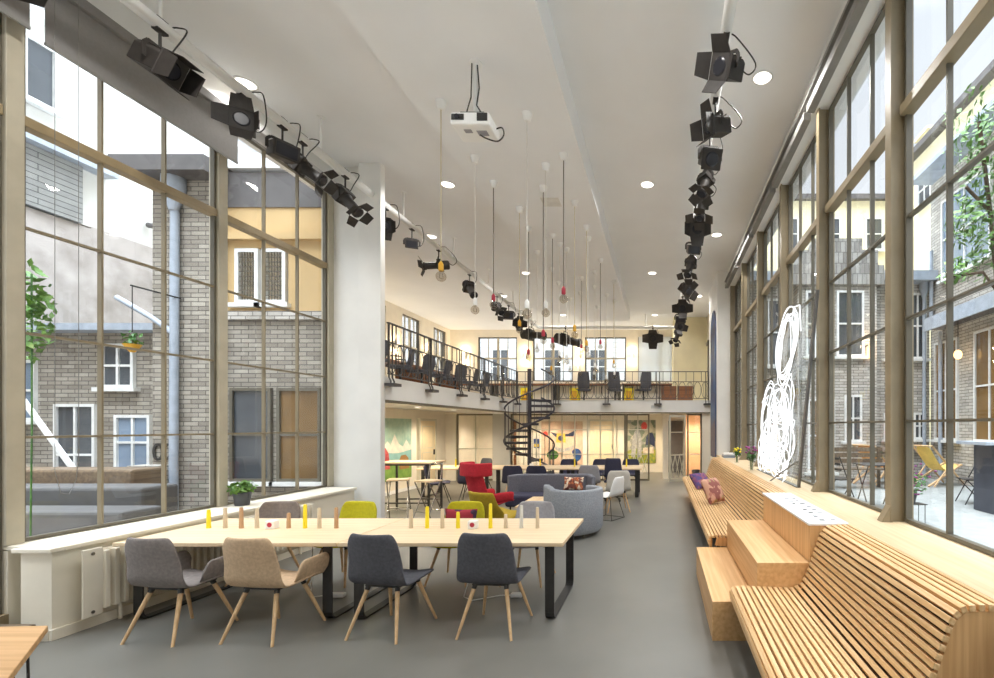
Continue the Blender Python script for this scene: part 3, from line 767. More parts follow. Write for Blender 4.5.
# ------------------------------------------------------------------ gallery railings
def railing(name, label, p, q, brackets=True, ends=(True, True)):
    """iron railing from p to q along the gallery edge; local x runs along it, z from the slab"""
    p, q = V(p), V(q); L = (q - p).length
    r = thing(name, label, 'railing', p, math.atan2(q.y - p.y, q.x - p.x), 'iron gallery railings')
    MB().box(0, L, -.025, .025, .925, .945).build('handrail', 'rail', r)
    MB().box(0, L, -.012, .012, .60, .618).build('middle_rail', 'rail', r)
    MB().box(0, L, -.012, .012, .055, .073).build('bottom_rail', 'rail', r)
    n = max(1, round(L / .25)); b = MB(); o = MB()
    for k in range(n + 1):
        x = min(max(L * k / n, .01), L - .01); b.box(x - .008, x + .008, -.008, .008, .60, .93)
        if k % 2 == 0: b.box(x - .008, x + .008, -.008, .008, .06, .60)
    for k in range(n):
        x = L * (k + .5) / n; w = min(.115, L / n * .47)
        o.tube([(x + w * math.cos(a), 0, .337 + .265 * math.sin(a)) for a in [2 * PI * j / 20 for j in range(20)]], .008, 5, True)
        if k % 2: o.tube([(x + w * .45 * math.cos(a), 0, .337 + .265 * math.sin(a)) for a in [2 * PI * j / 16 for j in range(16)]], .006, 5, True)
    b.build('baluster', 'rail', r); o.build('oval_infill', 'rail', r)
    if brackets:
        m = max(1, round(L / 1.45))
        for k in range(m + 1):
            x = min(max(L * k / m, .05), L - .06)
            g = MB()
            for dx in (-.05, .05): g.tube([(x + dx, -.02, .93), (x + dx, -.02, .0), (x + dx, -.05, -.06), (x + dx, -.05, -.11)], .014, 6)
            g.box(x - .12, x + .12, -.14, .02, -.15, -.10)
            g.build('bracket_post', 'rail', r)
    return r
railing('gallery_railing', 'long iron railing with oval infill along the left gallery', (-4.66, 8.02, 2.63), (-4.66, 15.16, 2.63))
railing('gallery_railing', 'short iron railing between gallery corner and spiral stair', (-4.66, 15.27, 2.63), (-4.16, 15.27, 2.63), False)
railing('gallery_railing', 'iron railing with oval infill across the far gallery', (-3.42, 15.27, 2.63), (1.56, 15.27, 2.63))
# ------------------------------------------------------------------ spiral stair
ss = thing('spiral_stair', 'dark iron spiral staircase rising to the gallery corner', 'staircase', (-4.03, 14.40, 0))
MB().cyl((0, 0, 0), (0, 0, 3.55), .062, n=16).build('pole', 'stair', ss)
NT = 14; A0 = 60; ST = -33.; RO = .74
hp = []
for k in range(NT):
    z = 2.64 - .1886 * k if k else 2.63; a = R(A0 + ST * k)
    t = MB(); da = R(18.5)
    pts = [(.05 * math.cos(a - da), .05 * math.sin(a - da))] + [(RO * math.cos(a + da * s), RO * math.sin(a + da * s)) for s in (-1, -.5, 0, .5, 1)] + [(.05 * math.cos(a + da), .05 * math.sin(a + da))]
    t.prism(pts, 'z', z - .07, z).build('tread', 'stair', ss)
    for s in (-.5, .5):
        b = a + R(33) * s * .5 * 1.0
        MB().cyl(((RO - .01) * math.cos(b), (RO - .01) * math.sin(b), z - .06), ((RO - .01) * math.cos(b), (RO - .01) * math.sin(b), z + .90 - .095 * (1 if s < 0 else -1) * -1 * 0), .010, n=6).build('baluster', 'stair', ss)
def helix(zoff, r, n=110, k0=-.5, k1=NT - .5):
    return [(r * math.cos(R(A0 + ST * k)), r * math.sin(R(A0 + ST * k)), 2.64 - .1886 * k + zoff) for k in [k0 + (k1 - k0) * i / n for i in range(n + 1)]]
MB().tube(helix(.90, RO), .026, 8).build('handrail', 'stair', ss)
MB().tube(helix(-.03, RO), .03, 6, ).build('stringer', 'stair', ss)
# ------------------------------------------------------------------ lighting pipes, hung from the ceiling
def pipe_run(label, pts, hang):
    r = thing('lighting_pipe', label, 'lighting pipe', (0, 0, 0))
    MB().tube(pts, .058, 14).build('pipe', 'wpl', r)
    for x, y in hang: MB().cyl((x, y, 5.70), (x, y, ZC), .017, n=8).cyl((x, y, ZC - .01), (x, y, ZC), .05, n=12).build('hanger', 'wpl', r)
    return r
arc = lambda cx, cy, r, a0, a1, z: [(cx + r * math.cos(R(a0 + (a1 - a0) * k / 8)), cy + r * math.sin(R(a0 + (a1 - a0) * k / 8)), z) for k in range(9)]
pipe_run('long white lighting pipe running in a loop below the ceiling', [(-4.85, -2.5, 5.68), (-4.85, 18.2, 5.68)] + arc(-4.55, 18.2, .3, 180, 90, 5.68) + arc(.34, 18.2, .3, 90, 0, 5.68) + [(.64, -2.5, 5.68)],
         [(-4.85, y) for y in (2.0, 4.55, 6.7, 8.85, 11.0, 13.2, 15.4, 17.6)] + [(.64, y) for y in (2., 4.2, 7, 9.8, 12.6, 15.4)] + [(-2.2, 18.5), (-.6, 18.5)])
# ------------------------------------------------------------------ stage lights
def rot_to(yaw, pitch, roll=0.): return Matrix.Rotation(yaw, 4, 'Z') @ Matrix.Rotation(pitch, 4, 'X') @ Matrix.Rotation(roll, 4, 'Y')
def stage_light(label, kind, loc, yaw, pitch, sc=1., doors=(40, 40, 30, 30), roll=0.):
    """origin on the pipe axis; the lamp looks along its local -y, turned by yaw and tipped down by pitch"""
    sc *= .76
    L = thing('spotlight', label, 'stage light', loc, 0, 'black stage lights on the pipe')
    drop = .27 + .13 * sc; T = Matrix.Translation((0, 0, -drop)); mx = T @ rot_to(yaw, pitch, R(roll)); my = T @ rot_to(yaw, 0, R(roll * .6))
    MB().box(-.03, .03, -.055, .055, -.07, .06).cyl((0, 0, -.06), (0, 0, -drop + .18 * sc), .012).build('clamp', 'stage', L, bevel=.004)
    w = {'fresnel': .15, 'flood': .20, 'profile': .12}[kind] * sc
    yk = [(-w - .02, 0, -.02), (-w - .02, 0, .12 * sc), (-w + .02, 0, .18 * sc), (w - .02, 0, .18 * sc), (w + .02, 0, .12 * sc), (w + .02, 0, -.02)]
    y = MB()
    for a, b in zip(yk, yk[1:]): y.bar(a, b, .035, .008, (0, 1, 0))
    y.xf(my).build('yoke', 'stage', L)
    h = MB()
    if kind == 'fresnel':
        h.prism([(-.14, -.11), (.14, -.11), (.14, .09), (.09, .14), (-.09, .14), (-.14, .09)], 'y', -.12, .20)
        h.box(-.155, .155, -.14, -.115, -.15, .155)
        for k in range(4): h.box(-.10, .10, -.04 + k * .06, -.015 + k * .06, .14, .155)
        lr, ly = .105, -.141
    elif kind == 'flood':
        h.prism([(-.16, -.13), (.12, -.13), (.10, .10), (-.10, .12)], 'x', -.19, .19)
        h.box(-.20, .20, -.175, -.16, -.14, .14); lr, ly = .1, -.176
    else:
        h.lathe([(.09, -.26), (.115, -.24), (.115, .02), (.085, .05), (.085, .30), (.10, .31), (.10, .36)], 16)
        h.v = [(x, z, y_) for x, y_, z in h.v]; h.v = [(x, -y_, z) for x, y_, z in h.v]
        h.f = [f for f in h.f]
        h.box(-.13, .13, -.02, .10, -.13, .13); lr, ly = .085, -.365
    h.v = [(x * sc, y_ * sc, z * sc) for x, y_, z in h.v]
    h.xf(mx).build('housing', 'stage', L, bevel=.006, seg=1)
    l = MB()
    if kind == 'flood': l.box(-.16, .16, ly - .003, ly, -.10, .10)
    else: l.cyl((0, ly, 0), (0, ly - .012, 0), lr, lr * .8, 20)
    l.v = [(x * sc, y_ * sc, z * sc) for x, y_, z in l.v]; l.xf(mx).build('lens', 'lens', L)
    if doors:
        y0 = ly - .004; s = .15 if kind != 'profile' else .11
        for k, (ang, dx, dz) in enumerate(zip(doors, (0, 0, -1, 1), (1, -1, 0, 0))):
            d = MB(); a = R(ang); ln = .19 if kind != 'profile' else .15
            if dz:
                z0 = dz * s; z1 = z0 + dz * ln * math.sin(a); y1 = y0 - ln * math.cos(a)
                vs = [(-s, y0, z0), (s, y0, z0), (s * .8, y1, z1), (-s * .8, y1, z1)]
            else:
                x0 = dx * s; x1 = x0 + dx * ln * math.sin(a); y1 = y0 - ln * math.cos(a)
                vs = [(x0, y0, -s), (x0, y0, s), (x1, y1, s * .8), (x1, y1, -s * .8)]
            d.add([tuple(c * sc for c in v) for v in vs], [(0, 1, 2, 3)]); d.xf(mx).build('barn_door', 'stage', L, solid=.006)
    e = mx @ V((.05 * sc, (.2 if kind != 'profile' else .24) * sc, .05 * sc))
    MB().tube(sm([e, e + V((.10, .03, -.05)), e + V((.17, .05, .08)), V((.13, .13, .04)), V((.05, .12, .075)), V((0, .10, .055))]), .007, 6).build('cable', 'black', L)
    return L
KW = {'fresnel': 'black box stage light with barn doors', 'flood': 'black flood box without barn doors', 'profile': 'slim black profile stage light'}
LP = [('fresnel', 3.62, 30, 30, 1., (50, 50, 50, 50)), ('fresnel', 4.55, 92, 26, 1.12, (4, 14, 4, 4)), ('fresnel', 5.45, 36, 4, .98, (85, 60, 85, 20)), ('flood', 6.02, 62, 12, .95, None), ('profile', 6.36, 98, 34, 1.1, (60, 60, 60, 60)),
      ('profile', 7.22, 85, 48, 1.15, (70, 70, 70, 70)), ('fresnel', 8.28, 28, 14, .95, (5, 75, 20, 20)), ('flood', 9.15, 25, 15, .75, None), ('profile', 10.25, -75, 8, 1.1, (60, 60, 60, 60)), ('profile', 11.9, 45, 40, 1.3, None),
      ('profile', 13.9, 48, 36, 1.2, (60, 60, 60, 60)), ('flood', 14.95, 15, 5, 1.1, None), ('fresnel', 16.0, 30, 15, 1.1, (50, 50, 50, 50))]
for k, (kd, y, yaw, pit, sc, dr_) in enumerate(LP):
    lab = '%s, %s on the left pipe' % (KW[kd], ORD[k - 1] + ' below the blinds' if k in (1, 2) else (ORD[k - 1] if k else 'cut by the view edge'))
    stage_light(lab, kd, (-4.85, y, 5.68), R(yaw), R(pit), sc, dr_)
RP = [('fresnel', 4.62, -48, 16, 1.0, (55, 50, 50, 50)), ('fresnel', 5.52, -65, 14, 1.0, (85, 30, 45, 25)), ('fresnel', 6.15, 10, 34, 1.1, None), ('profile', 6.75, -30, 60, 1., (70, 70, 70, 70)), ('profile', 7.40, -22, 66, 1.1, (75, 75, 75, 75)),
      ('fresnel', 8.4, 0, 14, 1.1, (10, 80, 40, 40)), ('flood', 9.35, 10, 30, .85, None), ('profile', 10.2, -28, 60, 1.15, (70, 70, 70, 70)), ('fresnel', 12.1, 40, 30, 1.15, (70, 30, 60, 60)), ('fresnel', 13.9, -5, 20, 1.2, (50, 50, 85, 85)),
      ('flood', 15.4, 0, 20, 1.1, None), ('fresnel', 16.5, 20, 20, 1.1, (50, 50, 50, 50)), ('profile', 17.8, -30, 55, 1.3, (60, 60, 60, 60))]
for k, (kd, y, yaw, pit, sc, dr_) in enumerate(RP):
    stage_light('%s, %s from the camera on the right pipe' % (KW[kd], ORD[k]), kd, (.64, y, 5.68), R(yaw), R(pit), sc, dr_, (28, 12, 0, -20, 15, 0, 0, 10, 20, 0, 0, 10, 0)[k])
stage_light('black stage light with open barn doors hanging alone on the far cross pipe', 'fresnel', (-.32, 18.5, 5.68), 0, R(12), 1.6, (40, 80, 75, 75))
stage_light('long slim black spotlight on the far cross pipe, right of the other slim one', 'profile', (-3.75, 18.5, 5.68), R(78), R(14), 2.3, None)
stage_light('long slim black spotlight on the far cross pipe, left of the other slim one', 'profile', (-4.85, 17.6, 5.68), R(80), R(6), 2.0, None)
# ------------------------------------------------------------------ pendants
PD = [(441, 101.6, 276.5, 'y'), (527, 113.4, 314, 'w'), (563.6, 153.8, 299, 'r'), (545.8, 164.4, 313, 'w'), (543.3, 186.5, 340.5, 'r'), (475, 156.7, 310, 'w'), (493.5, 181.8, 305, 'r'), (519.5, 207.7, 330, 'y'),
      (528.5, 227, 358, 'r'), (574.6, 201, 335, 'y'), (552.5, 234, 346, 'r'), (586.5, 226, 349, 'y'), (588.2, 237, 357, 'w'), (559.5, 243, 359, 'w'), (566.6, 248, 362, 'w'), (537, 251, 350, 'w'), (551.3, 268, 373, 'y'), (558.4, 282, 364, 'w'),
      (581.3, 277, 351, 'r'), (595, 271, 370, 'w'), (600.4, 259, 347, 'r'), (613.8, 280.4, 366, 'y'), (594, 285.5, 377, 'w'), (580, 292, 374, 'w'), (606.5, 293.7, 381, 'w'), (614.5, 300, 377, 'w'), (597.2, 306, 371, 'w'), (570, 298, 370.5, 'w')]
PD = [((u - 661) * (3.98 * 470 / (426 - v)) / 470, 3.98 * 470 / (426 - v), 1.8 + (426 - b) * (3.98 / (426 - v)), c) for u, v, b, c in PD]
PD.sort(key=lambda t: t[1])
cnt = {}
SN = {'y': 'yellow', 'w': 'white', 'r': 'raspberry red'}
ORDP = ORD + ['fourteenth', 'fifteenth', 'sixteenth']
for x, y, zb, c in PD:
    cnt[c] = cnt.get(c, 0) + 1
    p = thing('pendant_lamp', 'clear globe pendant with %s socket, %s nearest the projector of the %s ones' % (SN[c], ORDP[cnt[c] - 1], SN[c].split()[-1]), 'pendant lamp', (x, y, 5.78), 0, 'globe pendants under the dropped ceiling panel')
    d = zb - 5.78
    MB().lathe([(.035, -.10), (.042, -.095), (.065, -.012), (.065, 0)], 16).build('canopy', 'wpl', p)
    MB().cyl((0, 0, -.09), (0, 0, d + .17), .0055 if c != 'r' else .008, n=6).build('cord', {'y': 'cordy', 'w': 'cordw', 'r': 'cordg'}[c], p)
    MB().lathe([(.026, d + .068), (.030, d + .075), (.030, d + .15), (.022, d + .165), (.010, d + .185)], 14).build('socket', {'y': 'orange', 'w': 'wpl', 'r': 'redp'}[c], p)
    g = MB(); n = 10
    prof = [(.0625 * math.sin(PI * k / n), d - .0625 * math.cos(PI * k / n)) for k in range(0, n)] + [(.025, d + .068)]
    prof[0] = (.002, d - .0625)
    b = g.lathe(prof, 18).build('bulb', 'bulb', p)
    MB().tube([(.010, 0, d + .06), (.016, 0, d + .02), (.022, .01, d - .02), (0, .024, d - .02), (-.022, 0, d - .02), (-.016, 0, d + .02), (-.01, 0, d + .06)], .0035, 5).build('filament', 'chrome', b)
# ------------------------------------------------------------------ projector
pj = thing('projector', 'white projector hanging on a pole from the dropped ceiling panel', 'projector', (-2.03, 5.15, 5.78))
MB().cyl((0, 0, -.60), (0, 0, -.01), .026, n=14).cyl((0, 0, -.02), (0, 0, 0), .07).build('pole', 'wpl', pj)
MB().box(-.13, .13, -.10, .10, -.635, -.60).build('mount_plate', 'black', pj, bevel=.004)
MB().box(-.21, .21, -.17, .17, -.78, -.645).build('body', 'wpl', pj, bevel=.025)
MB().box(-.19, -.06, -.178, -.165, -.735, -.675).box(.08, .19, -.178, -.165, -.745, -.665).build('vent_grille', 'black', pj)
MB().cyl((-.13, -.178, -.705), (-.13, -.19, -.705), .026, n=18).build('lens', 'lens', pj)
MB().box(-.10, -.02, -.08, -.02, -.784, -.779).box(.03, .14, -.06, .03, -.784, -.779).build('foot_panel', 'ltgrey', pj)
MB().tube(sm([(.19, .05, -.70), (.27, .05, -.68), (.30, .02, -.78), (.24, 0, -.86), (.12, 0, -.83), (.05, 0, -.79)]), .008).tube([(.03, -.03, -.05), (.05, -.03, -.3), (.03, -.05, -.5), (.09, -.06, -.6)], .008).tube([(-.03, -.03, -.03), (-.04, -.03, -.4), (-.08, -.05, -.58)], .007).build('cable', 'black', pj)
# small flush hatch on the dropped panel
hp_ = MB().box(-.16, .16, -.16, .16, -.006, 0).build('ceiling_vent', 'cordw'); hp_.location = (-1.95, 8.35, 5.779); tag(hp_, 'small square flush vent in the dropped ceiling panel', 'vent')
# ------------------------------------------------------------------ roller blinds
def blind(label, x, y0, y1, ztop, zbot, side, m, cas='blind', chain=False):
    b = thing('roller_blind', label, 'roller blind', (x, (y0 + y1) / 2, ztop)); L = (y1 - y0) / 2
    MB().box(-.05, .05, -L, L, -.10, 0).build('cassette', cas, b, bevel=.01)
    if zbot < ztop - .12:
        MB().box(-.002, .002, -L + .02, L - .02, zbot - ztop, -.08).build('fabric', m, b)
        MB().box(-.010, .010, -L + .02, L - .02, zbot - ztop - .025, zbot - ztop).build('bottom_bar', 'tube', b)
    if chain: MB().tube([(.05, -L + .05, -.08), (.05, -L + .05, -4.4), (.05, -L + .09, -4.6), (.05, -L + .15, -4.62), (.05, -L + .2, -4.5), (.05, -L + .22, -4.3), (.05, -L + .22, -.08)], .0025, 5).build('pull_chain', 'tube', b)
blind('grey roller blind half down over the nearest left window', -5.44, 4.13, 6.06, 5.80, 5.19, -1, 'blind', chain=True)
blind('pale roller blind rolled up above the second left window', -5.44, 6.12, 7.86, 5.86, 5.62, -1, 'blindl', 'blindl')
blind('grey roller blind at the top left corner, left of the cream post', -5.44, 2.2, 4.07, 5.80, 5.24, -1, 'blind')
for k in range(2, 9):
    blind('rolled-up grey roller blind above the right windows, %s from the camera' % ORD[k - 2], 1.845, CY[k] + .06, CY[k + 1] - .06 if k < 8 else 13.2, 5.76, 5.70, 1, 'blind', 'tube')
MB().box(1.80, 1.90, -3.2, 13.3, 5.86, 5.90).build('trim_2', 'tube', kind='structure')
# ------------------------------------------------------------------ lounge
def wing_chair(label, m, loc, rz, wings):
    c = thing('lounge_chair', label, 'lounge chair', loc, rz)
    rows = []
    top = 1.14 if wings else .82
    pr = interp([(0, .34, .40), (0, .28, .43), (0, -.10, .36), (0, -.20, .38), (0, -.27, .50), (0, -.36, top * .75), (0, -.43, top)], 18)
    for i, p in enumerate(pr):
        t = i / 17; w = .66 if t < .5 else .66 - (.10 if wings else .12) * (t - .5) / .5
        rows.append([(s * w / 2, p.y + .10 * s * s * max(0, min(1, (t - .3) / .25)), p.z + .04 * s * s * (1 - t)) for s in [-1 + k / 4 for k in range(9)]])
    MB().grid(rows).build('shell', m, c, solid=.05, sub=1)
    if wings:
        pts = [(.30, -.10), (.30, -.22), (.285, -.34), (.24, -.415), (.08, -.445), (-.08, -.445), (-.24, -.415), (-.285, -.34), (-.30, -.22), (-.30, -.10)]
        MB().grid([[(x, y, z) for x, y in pts] for z in (.91, .94, 1.03, 1.12, 1.15)]).build('headrest', m, c, solid=.06, sub=1)
        for s in (-1, 1): MB().grid([[(s * (.30 + .03 * j), y, .42 + .19 * j) for j in (0, .5, 1)] for y in (-.1, .05, .2, .32)]).build('armrest', m, c, solid=.06, sub=1)
    MB().cyl((0, .03, .36), (0, .03, .05), .03).build('pedestal', 'chrome', c)
    for k in range(4):
        a = PI / 4 + k * PI / 2; MB().bar((0, .03, .05), (.34 * math.cos(a), .03 + .34 * math.sin(a), .012), .04, .02).build('leg', 'chrome', c)
    return c
wing_chair('red lounge chair with tall wrapped headrest beside the coffee table', 'red', (-3.15, 8.60, 0), R(-40), True)
wing_chair('mustard lounge chair with its back to the camera', 'must', (-2.53, 7.32, 0), R(-30), False)
sf = thing('sofa', 'slate grey high-backed sofa facing the coffee table', 'sofa', (-2.30, 9.86, 0))
MB().box(-.78, .78, -.62, -.02, .20, .43).build('seat', 'navy', sf, bevel=.05)
MB().prism([(-.86, -.22), (-.80, -.30), (-.66, -.05), (-.6, .0), (.74, .0), (.90, -.42), (.98, -.38), (.84, .09), (.78, .12), (-.66, .12), (-.76, .04)], 'z', .40, .79).build('backrest', 'sofa', sf, bevel=.03)
MB().box(-.70, .78, -.04, .12, .18, .42).build('back_panel', 'sofa', sf, bevel=.02)
for x in (-.7, .7):
    for y in (-.5, .02): MB().cyl((x, y, 0), (x, y, .2), .015).build('leg', 'black', sf)
cushion('cream and rust zigzag cushion in the corner of the slate sofa', (-1.78, 9.52, .50), (.42, .27, .13), (R(-14), 0, R(-8)), 'cush_tri')
cf = thing('coffee_table', 'low pale wood coffee table in front of the slate sofa', 'table', (-2.17, 8.25, 0))
MB().box(-.28, .24, -.38, .75, .42, .45).build('tabletop', 'ashy', cf, bevel=.004)
for x in (-.22, .18):
    for y in (-.32, .66): MB().cyl((x, y, 0), (x, y, .42), .014).build('leg', 'black', cf)
tb = thing('tub_sofa', 'curved mottled grey tub sofa seen from behind, right of the long table', 'sofa', (-1.47, 7.92, 0))
out, inn = [], []
for k in range(25):
    a = R(-165 + 235 * k / 24); rx, ry = .49, .58
    out.append((rx * math.cos(a), ry * math.sin(a))); inn.append(((rx - .11) * math.cos(a), (ry - .11) * math.sin(a)))
tbm = MB(); rows = []
nn = len(out)
def ztop(k): return .80 - .06 * (k / (nn - 1)) + (.03 if k < 4 else 0)
ring = []
for k in range(nn):
    o_, i_ = out[k], inn[k]; zt = ztop(k)
    ring.append([(o_[0] * .93, o_[1] * .93, .07), (o_[0], o_[1], .14), (o_[0], o_[1], zt - .03), (o_[0] * .97, o_[1] * .97, zt), (i_[0] * 1.03, i_[1] * 1.03, zt), (i_[0], i_[1], zt - .03), (i_[0], i_[1], .07), (o_[0] * .93, o_[1] * .93, .07)])
tbm.grid(ring); tbm.add(ring[0][:7], [tuple(range(7))]); tbm.add(ring[-1][:7], [tuple(range(6, -1, -1))])
tbm.build('backrest', 'felt', tb)
MB().prism([(x * .98, y * .98) for x, y in inn], 'z', .12, .42).build('seat', 'felt', tb, bevel=.03)
for x, y in ((.22, -.38), (-.3, -.3), (.3, .3), (-.25, .2)): MB().cyl((x, y, 0), (x, y, .12), .018).build('foot', 'chrome', tb)
def wire_chair(label, loc, rz):
    c = thing('shell_chair', label, 'chair', loc, rz)
    shell_mesh(.83, .36).build('shell', 'wpl', c, solid=.02, sub=1)
    w = MB()
    for s in (-1, 1): w.tube([(s * .13, .15, .43), (s * .22, .22, .01), (s * .22, -.22, .01), (s * .13, -.12, .43)], .007)
    w.tube([(-.22, -.22, .012), (.22, -.22, .012)], .007).tube([(-.22, .22, .012), (.22, .22, .012)], .007)
    w.build('leg', 'black', c); return c
wire_chair('white shell chair on black wire legs, side-on beside the tub sofa', (-1.02, 9.15, 0), R(62))
shell_chair('shell_chair', 'pale grey shell chair with wooden legs behind the white wire chair', mat('pale_grey_shell', (196, 190, 180), .6), (-.93, 9.98, 0), R(14), top=.88)
# ------------------------------------------------------------------ far long tables with chairs
for k, (a, b) in enumerate(((-6.10, -4.24), (-4.22, -2.36), (-2.34, -.48))):
    sled_table('work_table', 'far pale wood table behind the lounge, %s' % ('left end of the row under the gallery', 'middle of the row near the spiral stair', 'right end of the row by the doorway')[k], a, b, 11.7, 12.75, m='ash', group='far row of work tables')
def task_chair(label, loc, rz, m='navy', top=1.02, group=None):
    c = thing('office_chair', label, 'office chair', loc, rz, group)
    MB().box(-.23, .23, -.22, .24, .44, .50).build('seat', m, c, bevel=.03)
    pr = interp([(0, -.20, .50), (0, -.25, .66), (0, -.26, .84), (0, -.30, top)], 8)
    MB().grid([[(s * (.22 - .03 * abs(i - 3) / 4), p.y + .06 * s * s, p.z) for s in (-1, -.6, -.2, .2, .6, 1)] for i, p in enumerate(pr)]).build('backrest', m, c, solid=.04, sub=1)
    for s in (-1, 1): MB().tube([(s * .22, -.1, .47), (s * .28, -.08, .50), (s * .28, -.06, .66), (s * .28, .14, .67)], .014).build('armrest', 'black', c)
    MB().cyl((0, 0, .44), (0, 0, .08), .026).build('column', 'black', c)
    for k in range(5):
        a = 2 * PI * k / 5 + .3; e = (.29 * math.cos(a), .29 * math.sin(a))
        l = MB().bar((0, 0, .10), (e[0], e[1], .07), .035, .025).build('base_arm', 'black', c)
        MB().cyl((e[0] - .012 * math.sin(a), e[1] + .012 * math.cos(a), .03), (e[0] + .012 * math.sin(a), e[1] - .012 * math.cos(a), .03), .03).build('castor', 'black', l)
    return c
task_chair('navy office chair on castors at the right end of the far table row', (-1.12, 11.42, 0), R(-6), top=1.04)
shell_chair('dining_chair', 'mid grey chair at the far table row, left of the navy office chair', 'ltgrey', (-1.72, 11.35, 0), R(4), top=.88)
shell_chair('dining_chair', 'navy chair at the far table row, right one behind the slate sofa', 'navy', (-2.94, 11.3, 0), R(0), top=.87)
shell_chair('dining_chair', 'navy chair at the far table row, left one behind the slate sofa', 'navy', (-3.50, 11.3, 0), R(0), top=.87)
for k, (x, s) in enumerate(((-2.62, 'left of three'), (-1.70, 'middle of three'), (-.86, 'right of three'))):
    shell_chair('dining_chair', 'dark chair on the far side of the far table row, %s facing us' % s, 'navy', (x, 13.15, 0), R(180), top=.86)
shell_chair('dining_chair', 'black chair on thin metal legs at the left end of the far table row', 'navy', (-5.3, 11.15, 0), R(-70), top=.86, metal=True, legm='black')
shell_chair('dining_chair', 'black chair on thin metal legs directly left of the red lounge chair', 'navy', (-4.55, 11.25, 0), R(12), top=.90, metal=True, legm='black')
shell_chair('dining_chair', 'black chair turned sideways near the high table', 'dark', (-5.0, 12.95, 0), R(150), top=.90, metal=True, legm='black')
for x, c, lab in ((-5.35, 'yellow', 'yellow peg on the far table row near the mountain mural'), (-3.15, 'yellow', 'yellow peg on the far table row in front of the spiral stair'), (-2.35 + .1, 'yellow', 'yellow peg on the far table row right of the stair'), (-1.35, 'yellow', 'yellow peg on the far table row behind the navy office chair'), (-.9, 'yellow', 'yellow peg at the right end of the far table row')):
    o = MB().lathe([(.021, 0), (.02, .01), (.0165, .19), (.012, .2)], 12).build('table_peg', c); o.location = (x, 12.25, .7402); tag(o, lab, 'peg')
o = MB().box(-.045, .045, -.04, .04, 0, .085).build('place_block', 'wpl', bevel=.008); o.location = (-3.36, 12.2, .7402); tag(o, 'small white block on the far table row near the spiral stair', 'block')
# high table and folding stools
ht = thing('high_table', 'high wooden bar table on a black metal frame by the mural', 'table', (-5.2, 9.95, 0))
MB().box(-.62, .50, -.34, .34, 1.02, 1.055).build('tabletop', 'ash', ht, bevel=.004)
for x in (-.55, .42):
    for y in (-.28, .28): MB().box(x - .018, x + .018, y - .018, y + .018, 0, .985).build('leg', 'black', ht)
MB().box(-.57, .44, -.30, -.27, .985, 1.02).box(-.57, .44, .27, .30, .985, 1.02).box(-.57, -.53, -.27, .27, .985, 1.02).box(.40, .44, -.27, .27, .985, 1.02).build('apron', 'black', ht)
MB().box(-.55, .42, -.295, -.265, .2, .225).box(-.55, .42, .265, .295, .2, .225).build('stretcher', 'black', ht)
def bar_stool(label, loc, rz, back):
    c = thing('bar_stool', label, 'bar stool', loc, rz)
    MB().box(-.18, .18, -.16, .16, .765, .795).build('seat', 'ash', c, bevel=.008)
    for s in (-1, 1):
        MB().tube([(s * .17, -.15, .765), (s * .19, .24, .01)], .012).build('leg', 'chrome', c)
        MB().tube([(s * .155, .15, .765), (s * .175, -.24, .01)] if not back else [(s * .15, .19, 1.06), (s * .155, .13, .765), (s * .175, -.24, .01)], .012).build('leg', 'chrome', c)
    MB().tube([(-.185, .15, .22), (.185, .15, .22)], .011).tube([(-.17, -.14, .22), (.17, -.14, .22)], .011).build('footrest', 'chrome', c)
    if back: MB().tube([(-.15, .19, 1.06), (-.12, .195, 1.09), (.12, .195, 1.09), (.15, .19, 1.06)], .012).build('backrest', 'chrome', c)
    return c
bar_stool('folding bar stool without backrest in front of the high table', (-5.0, 8.95, 0), R(20), False)
bar_stool('folding bar stool with tubular backrest right of the high table', (-4.33, 8.75, 0), R(-20), True)
# ------------------------------------------------------------------ pictures
mu = thing('mural', 'mural of a green valley with snowy mountains, red barn and haystack', 'picture', (-7.095, 12.6, 1.18))
Lm = .72; Hm = .82
MB().box(0, .02, -Lm, Lm, -Hm, Hm).build('canvas', mat('mural_sky', (146, 180, 168), .7, rgb2=(170, 196, 180)), mu)
MB().prism([(-Lm, .02), (-.45, .22), (-.30, .12), (-.12, .40), (.08, .14), (.28, .05), (.45, .24), (.62, .08), (Lm, .12), (Lm, -.1), (-Lm, -.1)], 'x', .02, .023).build('mountain', mat('mural_snow', (232, 226, 210), .7, rgb2=(206, 206, 196)), mu)
MB().prism([(-Lm, -.05), (0, -.12), (Lm, -.04), (Lm, -.4), (-Lm, -.4)], 'x', .021, .024).build('lake', mat('mural_lake', (134, 180, 178), .7), mu)
MB().prism([(-Lm, -.33), (.1, -.42), (Lm, -.34), (Lm, -Hm), (-Lm, -Hm)], 'x', .022, .026).build('meadow', mat('mural_meadow', (134, 170, 78), .7, rgb2=(104, 146, 66)), mu)
MB().prism([(-Lm, -.5), (-Lm, .08), (-.55, .06), (-.40, -.1), (-.34, -.5)], 'x', .023, .029).build('barn', mat('mural_barn', (170, 56, 62), .7, rgb2=(196, 96, 92), scale=14), mu)
MB().prism([(.10, -.56), (.10, -.30), (.20, -.18), (.40, -.17), (.54, -.26), (.60, -.56)], 'x', .024, .030).build('haystack', mat('mural_hay', (156, 116, 66), .7), mu)
def picture(label, x0, x1, z0, z1, y, bg, shapes):
    p = thing('picture', label, 'picture', ((x0 + x1) / 2, y, (z0 + z1) / 2)); w, h = (x1 - x0) / 2, (z1 - z0) / 2
    MB().box(-w, w, -.02, 0, -h, h).build('canvas', bg, p)
    for k, (nm, m, poly) in enumerate(shapes):
        MB().prism([(x * w, z * h) for x, z in poly], 'y', -.022 - .002 * k, -.02).build(nm, m, p)
